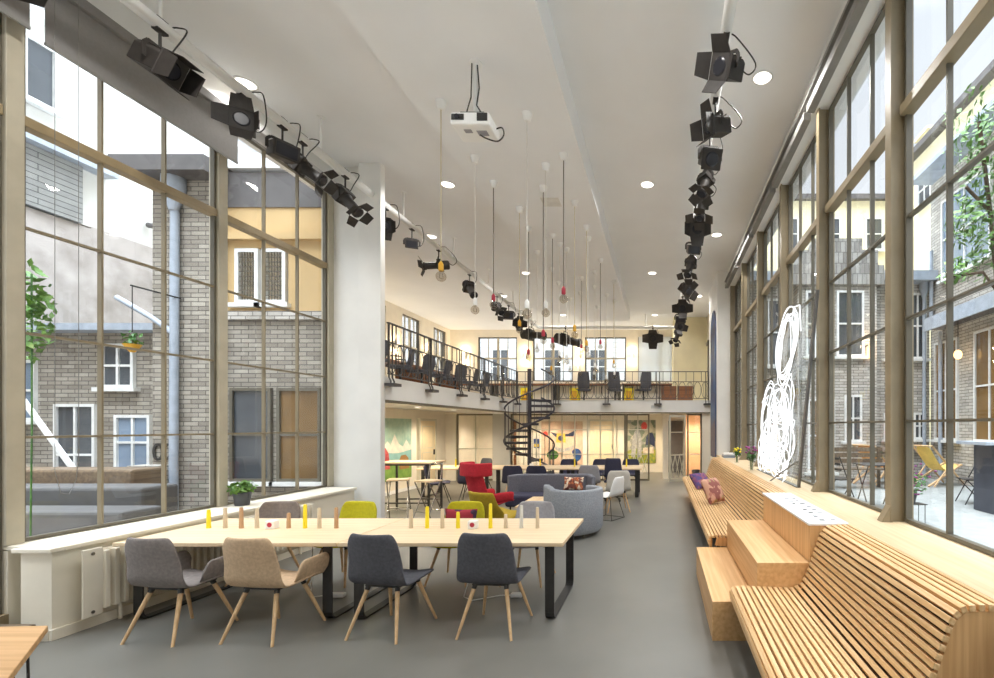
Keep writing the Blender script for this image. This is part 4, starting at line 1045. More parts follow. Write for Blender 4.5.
ell = lambda cx, cz, rx, rz, n=16: [(cx + rx * math.cos(2 * PI * k / n), cz + rz * math.sin(2 * PI * k / n)) for k in range(n)]
M['art_grey'] = mat('grey_paint', (150, 150, 150), .7, rgb2=(190, 186, 176), scale=14); M['art_navy'] = mat('navy_paint', (48, 56, 84), .7); M['art_green'] = mat('green_paint', (116, 140, 70), .7, rgb2=(176, 170, 60), scale=10)
M['art_red'] = mat('red_paint', (206, 62, 48), .7); M['art_cream'] = mat('cream_art_paint', (226, 214, 190), .7, rgb2=(200, 176, 150), scale=8); M['art_yel'] = mat('yellow_art_paint', (214, 180, 60), .7)
M['art_mix'] = pattern_mat('speckled_backdrop', [(150, 150, 140), (176, 170, 150), (120, 130, 110), (190, 184, 160)], 6)
picture('tall painting with a red balloon and grey figures in the back room', -1.44, -.21, .36, 2.03, 18.29, 'art_mix', [
    ('ground', 'art_green', [(-1, -1), (1, -1), (1, -.35), (.3, -.5), (-.3, -.3), (-1, -.5)]),
    ('pale_figure', 'art_grey', [(-.55, -.7), (-.45, .2), (-.3, .5), (-.05, .55), (.1, .2), (.12, -.7), (-.1, -.75), (-.2, -.1), (-.3, -.75)]),
    ('dark_figure', 'art_navy', [(.35, -.2), (.4, .2), (.55, .4), (.8, .4), (.95, .15), (.95, -.25), (.6, -.1)]),
    ('white_patch', 'art_cream', [(.2, -.3), (.85, -.25), (.9, -.55), (.2, -.55)]),
    ('balloon', 'art_red', ell(.28, .72, .19, .19))])
picture('large collage painting of winged shapes behind the spiral stair', -5.0 + .35, -3.05, .30, 1.98, 18.29, mat('collage_ground', (222, 198, 170), .7, rgb2=(206, 170, 146), scale=3), [
    ('wing', 'art_navy', [(-.6, .52), (-.2, .42), (.3, .42), (.7, .62), (.55, .30), (.1, .30), (-.3, .28)]),
    ('yellow_body', 'art_yel', [(-.25, .45), (.15, .45), (.18, .02), (-.28, .02)]),
    ('dark_spot', 'art_navy', ell(-.06, .22, .13, .12)),
    ('red_mark', 'art_red', ell(-.8, .42, .12, .12)),
    ('lower_wing', 'art_grey', [(-.5, -.1), (.1, -.28), (.6, -.1), (.5, -.3), (.2, -.45), (-.2, -.4)]),
    ('green_patch', 'leafd', ell(-.45, -.55, .28, .22)), ('blue_patch', 'paint_blue', ell(.7, -.55, .25, .3)), ('pale_fan', 'art_cream', [(-.1, -.95), (.1, -.4), (.45, -.35), (.7, -.9)])])
for x, c, lab in ((-4.95, 'art_yel', 'small framed picture with yellow field behind the stair pole'),):
    picture(lab, x, x + .22, .95, 1.3, 18.29, 'paint_blue', [('field', c, [(-.8, -.8), (.8, -.8), (.8, -.1), (-.8, -.1)])])
# arched blue painted panel on the right pier
ap = [(13.55, .86), (14.9, .86), (14.9, 4.6)] + [(14.225 + .675 * math.cos(R(a)), 4.6 + .675 * math.sin(R(a))) for a in range(15, 180, 15)] + [(13.55, 4.6)]
pl = thing('picture', 'tall narrow arched blue painted panel on the right wall', 'picture', (1.60, 14.2, 0))
MB().prism([(y - 14.2, z) for y, z in ap], 'x', -.03, -.001).build('panel', mat('blue_panel_paint', (40, 88, 140), .5, rgb2=(70, 66, 92), scale=1.6), pl)
MB().prism([(13.6 - 14.2, .9), (14.85 - 14.2, .9), (14.85 - 14.2, 1.7), (13.6 - 14.2, 2.0)], 'x', -.034, -.03).build('lower_field', mat('dark_blue_violet', (58, 58, 92), .5, rgb2=(94, 84, 104), scale=4), pl)
# small signs
sg = MB().box(-.14, .14, -.008, 0, -.05, .05).build('exit_sign', 'signw'); sg.location = (-.18, 15.298, 2.42); tag(sg, 'small grey plaque on the gallery fascia above the doorway', 'sign')
# waste bin by the wall, wall sconces
wb = thing('waste_bin', 'black waste bin at the foot of the peach panel', 'bin', (1.12, 15.05, 0))
MB().lathe([(.10, 0), (.13, .40), (.125, .40), (.095, .012)], 16).build('body', 'black', wb)
def sconce(label, loc, rz):
    s = thing('wall_sconce', label, 'wall lamp', loc, rz, 'gallery wall sconces')
    MB().box(-.06, .06, -.10, 0, -.16, .16).build('shade', 'wpl', s, bevel=.01)
    MB().box(-.045, .045, -.09, -.01, .161, .164).box(-.045, .045, -.09, -.01, -.164, -.161).build('diffuser', 'sconce', s)
    lamp('sconce_lamp', 'POINT', (0, -.16, .26), 10, (1, .78, .5), .05, s); lamp('sconce_lamp', 'POINT', (0, -.16, -.26), 10, (1, .78, .5), .05, s)
for x, lab in ((-8.95, 'in the far left corner'), (-6.2, 'between the first two far windows'), (-3.75, 'between the middle far windows'), (-1.32, 'left of the white blind')):
    sconce('glowing wall sconce on the far gallery wall, %s' % lab, (x, 21.49, 5.0), 0)
for y, lab in ((12.2, 'nearest'), (14.8, 'second'), (17.05, 'third'), (19.4, 'farthest')):
    sconce('glowing wall sconce on the left gallery wall, %s from the pier' % lab, (-9.64, y, 4.75), R(90))
# white blind in the fourth far window
wbk = MB().box(-1.02, .88, 21.46, 21.475, 3.86, 5.88).build('roller_blind', 'screen'); tag(wbk, 'white blind drawn over the rightmost far gallery window', 'roller blind')
# ------------------------------------------------------------------ gallery furniture
for k, (a, b) in enumerate(((-8.6, -6.2), (-6.15, -3.9), (-3.85, -1.5), (-1.45, .4))):
    d = thing('gallery_desk', 'brown edged desk along the far gallery, %s from the left' % ORD[k], 'desk', ((a + b) / 2, 17.6, 2.6), 0, 'desks along the far gallery')
    L = (b - a) / 2
    MB().box(-L, L, -.4, .4, .70, .76).build('tabletop', 'wdark', d)
    MB().box(-L + .03, L - .03, -.02, .02, .1, .70).build('modesty_panel', 'warmw', d)
    for x in (-L + .05, L - .05): MB().box(x - .02, x + .02, -.36, .36, 0, .70).build('leg', 'steelt', d)
for x, rz, lab in ((-2.72, 5, 'left of three'), (-1.62, -4, 'middle of three'), (-.62, 28, 'right of three')):
    task_chair('dark office chair on the far gallery behind the railing, %s' % lab, (x, 16.6, 2.6), R(rz), m='dark', top=1.10, group='office chairs on the far gallery')
for k, (x, lab) in enumerate(((-4.85, 'near the spiral stair'), (-3.1, 'left of the three office chairs'), (-1.15, 'between the middle and right office chairs'))):
    yb = thing('drawer_unit', 'yellow framed drawer unit on the gallery, %s' % lab, 'drawer unit', (x, 16.95, 2.6))
    MB().box(-.16, .16, -.2, .2, 0, .56).build('body', 'yellow', yb, bevel=.01); MB().box(-.10, .10, -.206, -.2, .1, .46).build('drawer', 'orange', yb)
for k, x in enumerate((.28, .86)):
    wc = thing('cabinet', 'brown wooden cabinet at the right end of the gallery, %s' % ('left one', 'right one')[k], 'cabinet', (x, 16.9, 2.6))
    MB().box(-.27, .27, -.2, .2, 0, .62).build('body', 'wdark', wc, bevel=.005); MB().box(-.25, -.005, -.212, -.2, .03, .59).build('door', 'wdark', wc); MB().box(.005, .25, -.212, -.2, .03, .59).build('door', 'wdark', wc)
for k, (y, x, rz) in enumerate(((9.0, -5.55, 60), (10.1, -5.6, 110), (11.0, -5.6, 80), (11.9, -5.6, 95), (12.8, -5.6, 70), (13.7, -5.6, 100), (14.6, -5.6, 90))):
    task_chair('dark office chair on the left gallery behind the railing, %s from the white pier' % ORD[k], (x, y, 2.6), R(rz), m='dark', top=.84, group='office chairs on the left gallery')
for k, (a, b) in enumerate(((8.5, 10.4), (10.5, 12.4), (12.5, 14.6))):
    d = thing('gallery_desk', 'brown desk along the left gallery, %s from the pier' % ORD[k], 'desk', (-6.6, (a + b) / 2, 2.6), 0, 'desks along the left gallery'); L = (b - a) / 2
    MB().box(-.4, .4, -L, L, .70, .74).build('tabletop', 'wdark', d)
    MB().box(-.38, .38, -L + .03, -L + .06, 0, .70).build('leg', 'wdark', d); MB().box(-.38, .38, L - .06, L - .03, 0, .70).build('leg', 'wdark', d)
bx = MB().box(-.2, .2, -.12, .12, 0, .32).build('storage_box', 'wdark', bevel=.01); bx.location = (-6.6, 9.3, 3.34); tag(bx, 'brown storage box on the left gallery desk nearest the pier', 'box')
# ------------------------------------------------------------------ outside: right courtyard
ZG = .40
MB().box(2.3, 14, -8, 26, .1, ZG).build('ground_courtyard_right', 'pave', kind='structure')
MB().box(-16, -5.75, -8, 8.16, .0, .30).build('ground_courtyard_left', 'gstuc', kind='structure')
def ext_window(parent, axis, c, a0, a1, z0, z1, glassm='dwin', nv=2, nh=2, frame='wframe', out=-1, t=.05):
    """casement on a facade; axis 'x' faces along x at x=c, axis 'y' faces along y at y=c; out is the outward sign"""
    f = MB(); g = MB()
    def bx(m, p, q, s, u, d0, d1):
        lo, hi = c + out * d0, c + out * d1
        if axis == 'y': m.box(p, q, lo, hi, s, u)
        else: m.box(lo, hi, p, q, s, u)
    for p, q in ((a0, a0 + t), (a1 - t, a1)): bx(f, p, q, z0, z1, -.02, .06)
    for s, u in ((z0, z0 + t), (z1 - t, z1)): bx(f, a0 + t, a1 - t, s, u, -.02, .06)
    for k in range(1, nv): x = a0 + (a1 - a0) * k / nv; bx(f, x - .02, x + .02, z0 + t, z1 - t, -.02, .05)
    for k in range(1, nh): z = z0 + (z1 - z0) * k / nh; bx(f, a0 + t, a1 - t, z - .02, z + .02, -.02, .048)
    o = f.build('window', frame, parent)
    bx(g, a0 + .01, a1 - .01, z0 + .01, z1 - .01, .0, .02); g.build('pane', glassm, o)
    s = MB(); bx(s, a0 - .08, a1 + .08, z0 - .07, z0, -.02, .12); s.build('window_sill', 'wframe', o)
    return o
# brick house at the end of the courtyard
bh = thing('brick_house', 'grey brick house with stepped parapet bay at the far end of the right courtyard', 'building', (5, 12.6, ZG))
def rel(mb, o): l = V(o.location); mb.v = [(x - l.x, y - l.y, z - l.z) for x, y, z in mb.v]; return mb
def relo(o, p): o.location = -V(p.location); return o
rel(MB().box(2.35, 7.2, 12.6, 14.6, ZG, 5.75), bh).build('wall', 'brickw', bh)
rel(MB().box(3.55, 5.6, 12.2, 12.6, ZG, 5.45), bh).build('bay', 'brickw', bh)
b = MB(); b.box(3.40, 5.75, 12.10, 12.6, 5.45, 5.95).box(3.55, 5.6, 12.12, 12.6, 5.95, 6.35).box(3.95, 5.2, 12.14, 12.6, 6.35, 6.65)
rel(b, bh).build('parapet', brick('parapet_blocks', 'x', (178, 174, 166), (134, 130, 124), (96, 92, 88), .12, .28), bh)
rel(MB().box(2.35, 3.4, 12.25, 12.6, 5.6, 5.85).box(5.75, 7.2, 12.2, 12.6, 5.6, 5.85), bh).build('eave', 'zinc', bh)
rel(MB().box(2.35, 7.2, 12.6, 14.6, 5.75, 5.9), bh).build('roof', 'zinc', bh)
for a0, a1, z0, z1, c, gm in ((4.55, 5.25, 3.6, 5.3, 12.2, 'dwin'), (3.75, 4.25, 3.6, 5.3, 12.2, 'dwin'), (2.55, 3.2, 3.4, 5.2, 12.6, 'dwin'), (6.00, 6.35, 3.6, 5.3, 12.6, 'dwin'), (6.62, 7.10, 3.6, 5.35, 12.6, 'dwin'),
                              (6.75, 7.08, 1.45, 2.15, 12.6, 'dwin'), (5.95, 6.2, 1.45, 2.15, 12.6, 'dwin'), (3.8, 4.5, .6, 2.5, 12.2, 'wwin'), (4.75, 5.2, 1.4, 2.6, 12.2, 'dwin'), (2.5, 3.2, .8, 2.6, 12.6, 'wwin')):
    relo(ext_window(bh, 'y', c, a0, a1, z0, z1, gm), bh)
rel(MB().box(2.4, 7.1, 12.45, 12.6, 1.14, 1.24), bh).build('ledge', 'gstuc', bh)
rel(MB().cyl((7.0, 12.5, ZG), (7.0, 12.5, 5.2), .05).lathe([(.05, 5.2), (.12, 5.45), (.12, 5.6)], 12, (7.0, 12.5, 0)), bh).build('downpipe', 'zinc', bh)
lamp('porch_lamp', 'POINT', (5.35, 11.9, 3.9), 14, (1, .75, .45), .06)
wl = thing('porch_lantern', 'glowing lantern on the stepped bay of the brick house', 'wall lamp', (5.38, 12.2, 3.55))
MB().box(-.06, .06, -.16, -.04, 0, .3).build('glass', 'warmglow', wl); MB().box(-.08, .08, -.18, 0, .3, .34).build('cap', 'black', wl)
# brick wing along the right of the courtyard
bw = thing('brick_wing', 'long brick wing with tall windows tinted as warm lit rooms and zinc ledge along the right courtyard', 'building', (7.6, 8.5, ZG))
rel(MB().box(7.2, 8.4, 3.0, 12.55, ZG, 8.2), bw).build('wall', 'bricky', bw)
rel(MB().box(6.75, 7.2, 3.0, 12.0, 4.25, 4.36), bw).build('canopy', 'roofd', bw)
rel(MB().box(6.70, 6.75, 3.0, 12.0, 4.20, 4.52), bw).build('canopy_edge', 'zinc', bw)
rel(MB().box(6.6, 8.4, 3.0, 12.5, 8.2, 8.32), bw).build('eave', 'zinc', bw)
rel(MB().prism([(6.6, 8.32), (8.4, 9.2), (8.4, 8.32)], 'y', 3, 12.6), bw).build('roof', 'roofd', bw)
for a0, a1, z0, z1, gm, nv in ((11.35, 12.3, 1.45, 3.95, 'wwin', 2), (9.75, 10.75, 1.45, 3.95, 'wwin', 2), (8.1, 9.1, 1.45, 3.95, 'wwin', 2), (6.4, 7.4, 1.45, 3.95, 'wwin', 2), (10.2, 12.0, 5.5, 7.5, 'bluew', 2), (7.6, 9.4, 5.5, 7.5, 'bluew', 2), (5.0, 6.8, 5.5, 7.5, 'bluew', 2)):
    relo(ext_window(bw, 'x', 7.2, a0, a1, z0, z1, gm, nv, 2), bw)
rel(MB().cyl((7.1, 11.95, ZG), (7.1, 11.95, 4.2), .05).cyl((7.1, 12.35, 4.5), (7.1, 12.35, 6.4), .05), bw).build('downpipe', 'zinc', bw)
for y, k in ((9.0, 'nearer'), (11.0, 'farther')):
    pn_ = thing('pendant_lantern', 'glowing lamp hanging below the zinc ledge outside, %s one' % k, 'lamp', (6.95, y, 4.25))
    MB().cyl((0, 0, -.7), (0, 0, 0), .008, n=6).build('cord', 'black', pn_); MB().ball((0, 0, -.78), .09, .09, .11).build('globe', 'warmglow', pn_)
# cream apartment blocks behind
cb_ = thing('apartment_block', 'cream apartment block with small balcony far behind the stepped parapet', 'building', (5, 19, 0))
rel(MB().box(.5, 10.5, 19, 24, 0, 10.9), cb_).build('wall', 'stucco', cb_); rel(MB().box(.4, 10.6, 18.8, 24, 10.9, 11.1), cb_).build('roof', 'roofd', cb_)
for x in (3.2, 5.2, 6.9, 8.6):
    for z in (6.6, 8.9): relo(ext_window(cb_, 'y', 19, x - .35, x + .35, z, z + 1.3, 'dwin'), cb_)
rel(MB().box(6.3, 7.5, 18.3, 19, 8.3, 8.4).box(6.3, 7.5, 18.28, 18.3, 8.4, 8.9), cb_).build('balcony', 'stucco', cb_)
cc = thing('apartment_block', 'cream apartment block with slanting roofline behind the brick wing', 'building', (11, 10, 0))
rel(MB().box(9.0, 14, 2, 17.5, 0, 11.2), cc).build('wall', 'stucco', cc); rel(MB().box(8.7, 14, 2, 17.7, 11.2, 11.4), cc).build('roof', 'roofd', cc)
rel(MB().box(9.4, 9.9, 16.5, 17.2, 11.4, 12.2).box(9.3, 10., 16.4, 17.3, 12.2, 12.3), cc).build('chimney', 'stucco', cc)
for y in (4.5, 7.5, 10.5, 13.5, 16.): relo(ext_window(cc, 'x', 9.0, y - .4, y + .4, 9.3, 10.5, 'dwin'), cc)
# things in the courtyard
def deck_chair(label, loc, rz, m):
    c = thing('deck_chair', label, 'deck chair', loc, rz)
    for s in (-1, 1):
        MB().bar((s * .28, .55, .02), (s * .28, -.45, .95), .04, .03).build('side_rail', 'legw', c)
        MB().bar((s * .24, -.50, .02), (s * .24, .50, .50), .04, .03).build('side_rail', 'legw', c)
        MB().bar((s * .31, -.40, .02), (s * .31, .02, .46), .03, .025).build('prop', 'legw', c)
    MB().cyl((-.3, -.44, .94), (.3, -.44, .94), .018).cyl((-.26, .49, .49), (.26, .49, .49), .018).build('crossbar', 'legw', c)
    MB().grid([[(x, y, z) for x in (-.22, 0, .22)] for y, z in ((-.44, .95), (-.30, .72), (-.1, .46), (.1, .33), (.3, .36), (.49, .50))]).build('sling', m, c, solid=.008, sub=1)
    return c
deck_chair('yellow canvas deck chair in front of the brick wall in the right courtyard', (6.5, 11.1, ZG), R(-72), mat('yellow_canvas', (240, 208, 112), .8))
deck_chair('orange canvas deck chair mostly hidden behind the near window column', (5.2, 11.4, ZG), R(-60), mat('orange_canvas', (226, 150, 70), .8))
def bistro_table(label, loc, h=.74, w=.6):
    t = thing('bistro_table', label, 'table', loc)
    MB().box(-w / 2, w / 2, -w / 2, w / 2, h - .02, h).build('tabletop', 'black', t)
    for s in (-1, 1):
        MB().cyl((s * w * .4, -w * .4, 0), (s * w * .4, w * .4, h - .02), .012, n=6).cyl((s * w * .4, w * .4, 0), (s * w * .4, -w * .4, h - .02), .012, n=6).build('leg', 'black', t)
    return t
bistro_table('black folding bistro table outside, left of the near window column', (3.75, 8.2, ZG))
def bistro_chair(label, loc, rz):
    c = thing('bistro_chair', label, 'chair', loc, rz)
    MB().box(-.2, .2, -.18, .2, .43, .45).build('seat', 'black', c)
    for s in (-1, 1):
        MB().cyl((s * .2, .22, 0), (s * .18, -.2, .86), .011, n=6).build('leg', 'black', c); MB().cyl((s * .18, -.22, 0), (s * .18, .18, .44), .011, n=6).build('leg', 'black', c)
    b = MB()
    for z in (.62, .72, .82): b.box(-.18, .18, -.19 + (.72 - z) * .3, -.17 + (.72 - z) * .3, z - .02, z + .02)
    b.build('backrest', 'black', c); return c
bistro_chair('black folding chair outside between the yellow deck chair and the dark counter', (5.65, 8.5, ZG), R(80))
bistro_chair('black folding chair outside at the left of the bistro table', (3.25, 8.6, ZG), R(-60))
bc = thing('outdoor_counter', 'dark grey outdoor counter with a pale slab top at the right edge', 'counter', (6.0, 7.6, ZG))
MB().box(-.75, .9, -.3, .3, 0, 1.10).build('body', mat('slate_panel', (66, 68, 78), .5), bc, bevel=.01); MB().box(-1.0, 1.0, -.36, .36, 1.10, 1.15).build('worktop', 'zinc', bc)
ob = thing('garden_bench', 'grey wooden garden bench outside behind the neon sculpture', 'bench', (4.3, 10.6, ZG))
b = MB(); s_ = MB()
for k in range(3): s_.box(-.8, .8, -.2 + .14 * k, -.08 + .14 * k, .42, .45); b.box(-.8, .8, .22, .25, .55 + .13 * k, .65 + .13 * k)
s_.build('seat', 'deck', ob); b.build('backrest', 'deck', ob)
for x in (-.7, .7): MB().box(x - .03, x + .03, -.2, -.14, 0, .42).build('leg', 'deck', ob); MB().box(x - .03, x + .03, .17, .22, 0, .93).build('leg', 'deck', ob)
fp = thing('flower_planter', 'purple flowering plant in a pot on a small wire stand outside the near window', 'plant', (3.55, 6.85, ZG)); fp.scale = (.66,) * 3
MB().box(-.02, .42, -.16, .16, .40, .415).build('stand_top', 'black', fp)
for x in (.02, .38):
    for y in (-.13, .13): MB().cyl((x, y, 0), (x, y, .40), .008, n=6).build('stand_leg', 'black', fp)
MB().lathe([(.10, .415), (.15, .66), (.14, .66)], 18, (.12, 0, 0)).build('pot', 'potg', fp)
MB().leaves((.2, 0, .85), .30, 260, .045, (1.0, 1, .9)).build('foliage', 'leafd', fp, kind='stuff')
q = random.Random(3); fl = MB()
for k in range(46): fl.ball((.2 + q.gauss(0, .15), q.gauss(0, .15), .90 + q.gauss(0, .17)), .03, .03, .02, 7, 4)
fl.build('flower', 'purple', fp, kind='stuff')
tr = thing('tree', 'leafy green tree reaching into the top of the right windows', 'tree', (6.15, 8.45, ZG))
MB().tube([(0, 0, 0), (.02, .02, 2.0), (-.10, 0, 3.8), (-.3, -.1, 5.2), (-.5, -.1, 6.8)], .035, 8).tube([(-.10, 0, 3.8), (-.5, -.2, 4.1), (-1.1, -.3, 4.0)], .025, 6).tube([(-.3, -.1, 5.2), (-.8, -.2, 5.6)], .03, 6).build('trunk', 'soil', tr)
lf = MB(); q = random.Random(9)
for c, r, k in (((-.55, -.1, 6.3), .55, 230), ((-.35, 0, 5.3), .60, 260), ((-.75, -.1, 5.0), .40, 130), ((-.45, 0, 4.4), .45, 160), ((-1.1, -.3, 4.05), .22, 60), ((-.3, .2, 7.0), .6, 180), ((.0, 0, 5.6), .8, 200)): lf.leaves(c, r, k, .085, (1, 1, 1.1), q)
lf.build('crown', 'leaf', tr, kind='stuff')
# ------------------------------------------------------------------ outside: left courtyard
wf = thing('courtyard_facade', 'ochre and brick courtyard facade with white leaded casements outside the second left window', 'building', (-7.2, 8.15, .3))
rel(MB().box(-8.6, -7.45, 7.95, 8.15, .3, 6.0).box(-7.45, -5.66, 8.06, 8.15, .3, 3.75), wf).build('wall', 'brickx', wf)
pl_ = MB().box(-7.45, -7.33, 8.07, 8.15, 3.75, 5.55).box(-6.40, -5.66, 8.07, 8.15, 3.75, 5.55).box(-7.33, -6.40, 8.07, 8.15, 3.75, 3.88).box(-7.33, -6.40, 8.07, 8.15, 4.86, 5.55)
rel(pl_, wf).build('plaster', 'ochre', wf)
rel(MB().box(-7.45, -5.66, 8.05, 8.15, 5.55, 6.15), wf).build('upper_band', 'roofd', wf)
rel(MB().box(-7.45, -5.66, 7.98, 8.07, 4.98, 5.10), wf).build('cornice', 'ochre', wf)
rel(MB().box(-8.95, -7.4, 7.6, 8.2, 5.95, 6.2), wf).build('eave', 'roofd', wf)
rel(MB().box(-7.45, -5.66, 8.0, 8.1, 3.62, 3.76), wf).build('ledge', 'brickw', wf)
for a0, a1 in ((-7.30, -6.90), (-6.84, -6.43)):
    o = relo(ext_window(wf, 'y', 8.10, a0, a1, 3.9, 4.84, 'glass', 1, 1, t=.06), wf)
    lt = MB()
    for k in range(1, 6):
        x = a0 + .06 + (a1 - a0 - .12) * k / 6; lt.box(x - .006, x + .006, 8.06, 8.075, 3.96, 4.78)
    for k in range(1, 10):
        z = 3.96 + .82 * k / 10; lt.box(a0 + .06, a1 - .06, 8.06, 8.074, z - .006, z + .006)
    lt.build('lead_lattice', 'steelt', o)
for a0, a1 in ((-7.35, -6.65), (-6.55, -5.8)): relo(ext_window(wf, 'y', 8.06, a0, a1, .85, 2.45, 'wwin' if a0 > -7 else 'dwin', 1, 2, 'steelt'), wf)
rel(MB().tube([(-8.15, 7.86, .35), (-8.15, 7.86, 1.0), (-8.15, 7.88, 5.4)], .06, 10).lathe([(.06, 5.4), (.16, 5.75), (.16, 6.0)], 12, (-8.15, 7.86, 0)).tube([(-8.15, 7.86, 3.35), (-8.5, 7.86, 3.6), (-9.1, 7.86, 3.95)], .045, 8), wf).build('downpipe', 'zinc', wf)
rel(MB().box(-8.75, -8.25, 7.70, 7.95, .3, 1.15), wf).build('plinth', 'brickw', wf)
def digits(txt, loc, size, m, label, cat, rot=(PI / 2, 0, 0)):
    cu = bpy.data.curves.new('lettering', 'FONT'); cu.body = txt; cu.size = size; cu.extrude = .008; cu.align_x = 'CENTER'
    cu.materials.append(M[m]); tmp = bpy.data.objects.new('tmp', cu); COL.objects.link(tmp); bpy.context.view_layer.update()
    me = bpy.data.meshes.new_from_object(tmp.evaluated_get(bpy.context.evaluated_depsgraph_get())); bpy.data.objects.remove(tmp)
    o = bpy.data.objects.new('house_number', me); COL.objects.link(o); o.location = loc; o.rotation_euler = rot
    return tag(o, label, cat)
digits('02', (-8.38, 7.93, 1.22), .42, 'black', 'black painted digits on the brick wall in the left courtyard', 'lettering')
an = thing('brick_annex', 'low brick annex with a zinc eave beneath the grey rendered wall', 'building', (-10.6, 8.7, .3))
rel(MB().box(-14, -8.62, 8.6, 9.9, .3, 3.5), an).build('wall', 'brickx', an); rel(MB().box(-14, -8.62, 8.3, 9.9, 3.5, 3.62), an).build('roof', 'zinc', an)
for a0, a1, z0, z1, gm in ((-9.95, -9.3, 1.0, 2.0, 'bluew'), (-11.05, -10.3, .35, 2.2, 'dwin'), (-11.9, -11.4, 1.9, 3.0, 'bluew'), (-10.2, -9.6, 2.5, 3.3, 'dwin'), (-13, -12.2, 1.3, 2.6, 'dwin')): relo(ext_window(an, 'y', 8.6, a0, a1, z0, z1, gm), an)
lw = thing('rendered_wall', 'tall white and stained grey rendered wall above the left courtyard', 'building', (-12.3, 9, 0))
rel(MB().box(-12.8, -12.0, 9.9, 13.5, 3.0, 6.0).box(-12.8, -12.0, 2, 9.9, 3.62, 5.95), lw).build('grey_render', 'gstuc', lw)
rel(MB().box(-12.8, -12.05, 2, 13.5, 6.0, 9.6), lw).build('white_render', 'wstuc', lw)
rel(MB().box(-12.05, -11.93, 7.2, 9.7, 5.98, 7.14), lw).build('slate_cladding', 'clad', lw)
rel(MB().box(-12.1, -11.75, 2, 10.2, 7.15, 7.27), lw).build('coping', 'zinc', lw)
rel(MB().box(-12.05, -11.8, 2, 13.5, 9.6, 9.75), lw).build('parapet', 'wframe', lw)
relo(ext_window(lw, 'x', -12.0, 8.4, 9.3, 8.0, 9.2, 'dwin', 2, 1, out=1), lw)
rel(MB().cyl((-12.0, 11.0, 6.5), (-11.75, 11.0, 6.45), .06), lw).build('vent_pipe', 'roofd', lw)
rel(MB().box(-14, -9.2, 13.5, 14.0, 0, 9.2), lw).build('end_wall', 'wstuc', lw)
rel(MB().box(-14.5, -12.8, -8, 14, 0, 3.6), lw).build('lower_wall', 'bricky', lw)
M['slated'] = mat('dark_grey_cover', (84, 82, 80), .8)
for k in range(3):
    o = MB().box(-10.6 + .15 * k, (-6.6, -7.0, -7.8)[k], 5.75 + .58 * k, 6.25 + .58 * k, .3, (.75, .97, 1.16)[k]).build('terrace_step', ('slated', 'slated', 'deck')[k], bevel=.04)
    tag(o, ('lowest dark grey terrace step outside the left window', 'middle dark grey terrace step outside the left window', 'highest weathered wooden terrace step outside the left window')[k], 'terrace step', 'wooden terrace steps')
hr = thing('stair_rail', 'white sloping stair rail outside the nearest left window', 'stair rail', (-9.9, 7.62, .3))
MB().bar((-.5, 0, 2.0), (.7, 0, .35), .06, .05).build('handrail', 'wframe', hr)
for x, z in ((-.45, 1.9), (.6, .45)): MB().cyl((x, 0, 0), (x, 0, z), .02).build('post', 'wframe', hr)
vp = thing('climbing_plant', 'green trailing plant on the wall at the left of the nearest left window', 'plant', (-6.98, 5.2, .3))
MB().tube([(0, 0, 0), (.02, 0, 1.5), (-.05, .05, 3.2)], .008, 6).build('stem', 'leafd', vp)
MB().leaves((-.05, .05, 2.75), .45, 160, .06, (.3, .4, 1.3)).build('foliage', 'leaf', vp, kind='stuff')
hb = thing('hanging_basket', 'small hanging plant basket outside the nearest left window', 'plant', (-8.1, 7.2, 3.05))
MB().cyl((0, 0, .0), (0, 0, .9), .006, n=6).build('cord', 'black', hb); MB().lathe([(.03, -.12), (.10, -.02), (.11, 0)], 12).build('pot', 'orange', hb); MB().leaves((0, 0, .08), .14, 50, .04).build('foliage', 'leafd', hb)
MB().bar((0, .72, .9), (0, -.02, .9), .02, .02).build('bracket', 'black', hb)
# pale house beyond the gallery windows
nb = thing('neighbour_house', 'pale louvred house wall beyond the far gallery windows', 'building', (-5, 27, 0))
rel(MB().box(-16, 3, 27, 28, 0, 10), nb).build('wall', brick('white_siding', 'x', (214, 215, 216), (200, 202, 204), (140, 142, 144), 5., .3), nb)
for x in (-9.2, -6.2, -3.6, -.6): relo(ext_window(nb, 'y', 27, x - .5, x + .5, 4.2, 6.2, 'dwin'), nb)
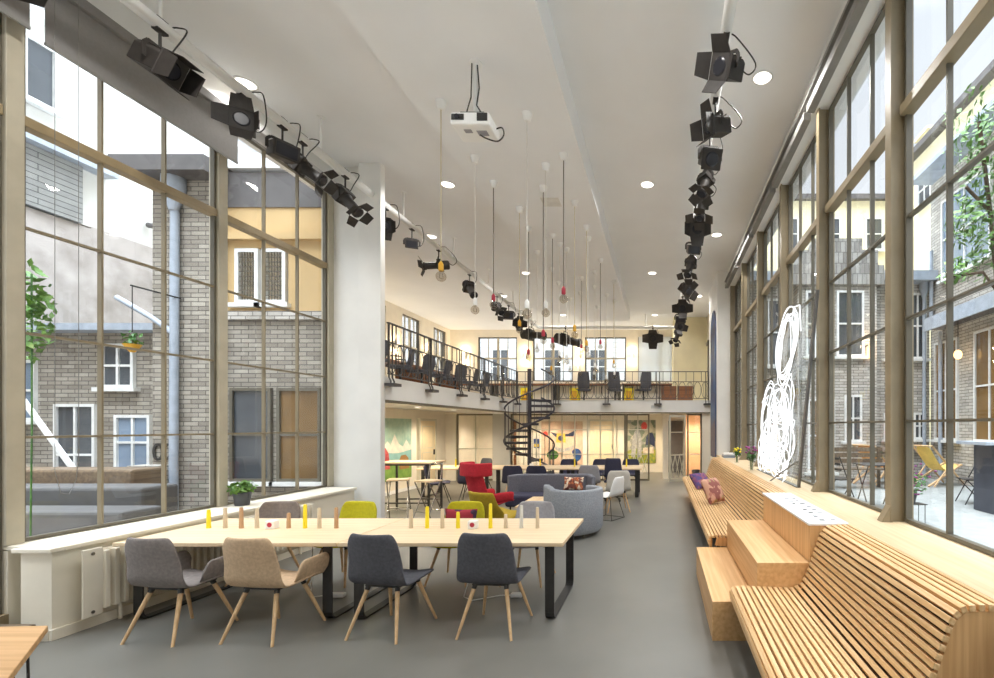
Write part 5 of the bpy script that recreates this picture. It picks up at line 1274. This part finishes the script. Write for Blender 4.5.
# ------------------------------------------------------------------ sky, camera, view
w = bpy.data.worlds.new('sky'); S.world = w; w.use_nodes = True
nt = w.node_tree; nt.nodes.clear()
out_ = nt.nodes.new('ShaderNodeOutputWorld'); bg = nt.nodes.new('ShaderNodeBackground')
tc = nt.nodes.new('ShaderNodeTexCoord'); sp = nt.nodes.new('ShaderNodeSeparateXYZ'); rp = nt.nodes.new('ShaderNodeValToRGB')
nt.links.new(tc.outputs['Generated'], sp.inputs[0]); nt.links.new(sp.outputs['Z'], rp.inputs['Fac'])
rp.color_ramp.elements[0].position = .0; rp.color_ramp.elements[0].color = (.93, .96, 1, 1)
rp.color_ramp.elements[1].position = .9; rp.color_ramp.elements[1].color = (.80, .90, 1, 1)
nt.links.new(rp.outputs['Color'], bg.inputs['Color']); mr = nt.nodes.new('ShaderNodeMapRange'); mr.interpolation_type = 'SMOOTHSTEP'
for k, v in (('From Min', .60), ('From Max', .92), ('To Min', 1.0), ('To Max', 16.)): mr.inputs[k].default_value = v
nt.links.new(sp.outputs['Z'], mr.inputs['Value']); nt.links.new(mr.outputs['Result'], bg.inputs['Strength'])
nt.links.new(bg.outputs[0], out_.inputs[0])
cam = bpy.data.cameras.new('camera'); co = bpy.data.objects.new('camera', cam); COL.objects.link(co)
co.location = (0, 0, 1.8); co.rotation_euler = (PI / 2, 0, 0)
cam.sensor_fit = 'HORIZONTAL'; cam.sensor_width = 36; cam.lens = 36 * 470 / 994
cam.shift_x = -(661 - 497) / 994; cam.shift_y = (426 - 339) / 994
cam.clip_start = .05; cam.clip_end = 200
S.camera = co
S.view_settings.view_transform = 'Standard'; S.view_settings.look = 'None'; S.view_settings.gamma = 1; S.view_settings.use_curve_mapping = False
S.view_settings.exposure = .22
S.cycles.use_denoising = True
S.cycles.max_bounces = 12; S.cycles.diffuse_bounces = 5; S.cycles.glossy_bounces = 4; S.cycles.transparent_max_bounces = 32
S.cycles.sample_clamp_indirect = 6; S.cycles.caustics_reflective = False; S.cycles.caustics_refractive = False
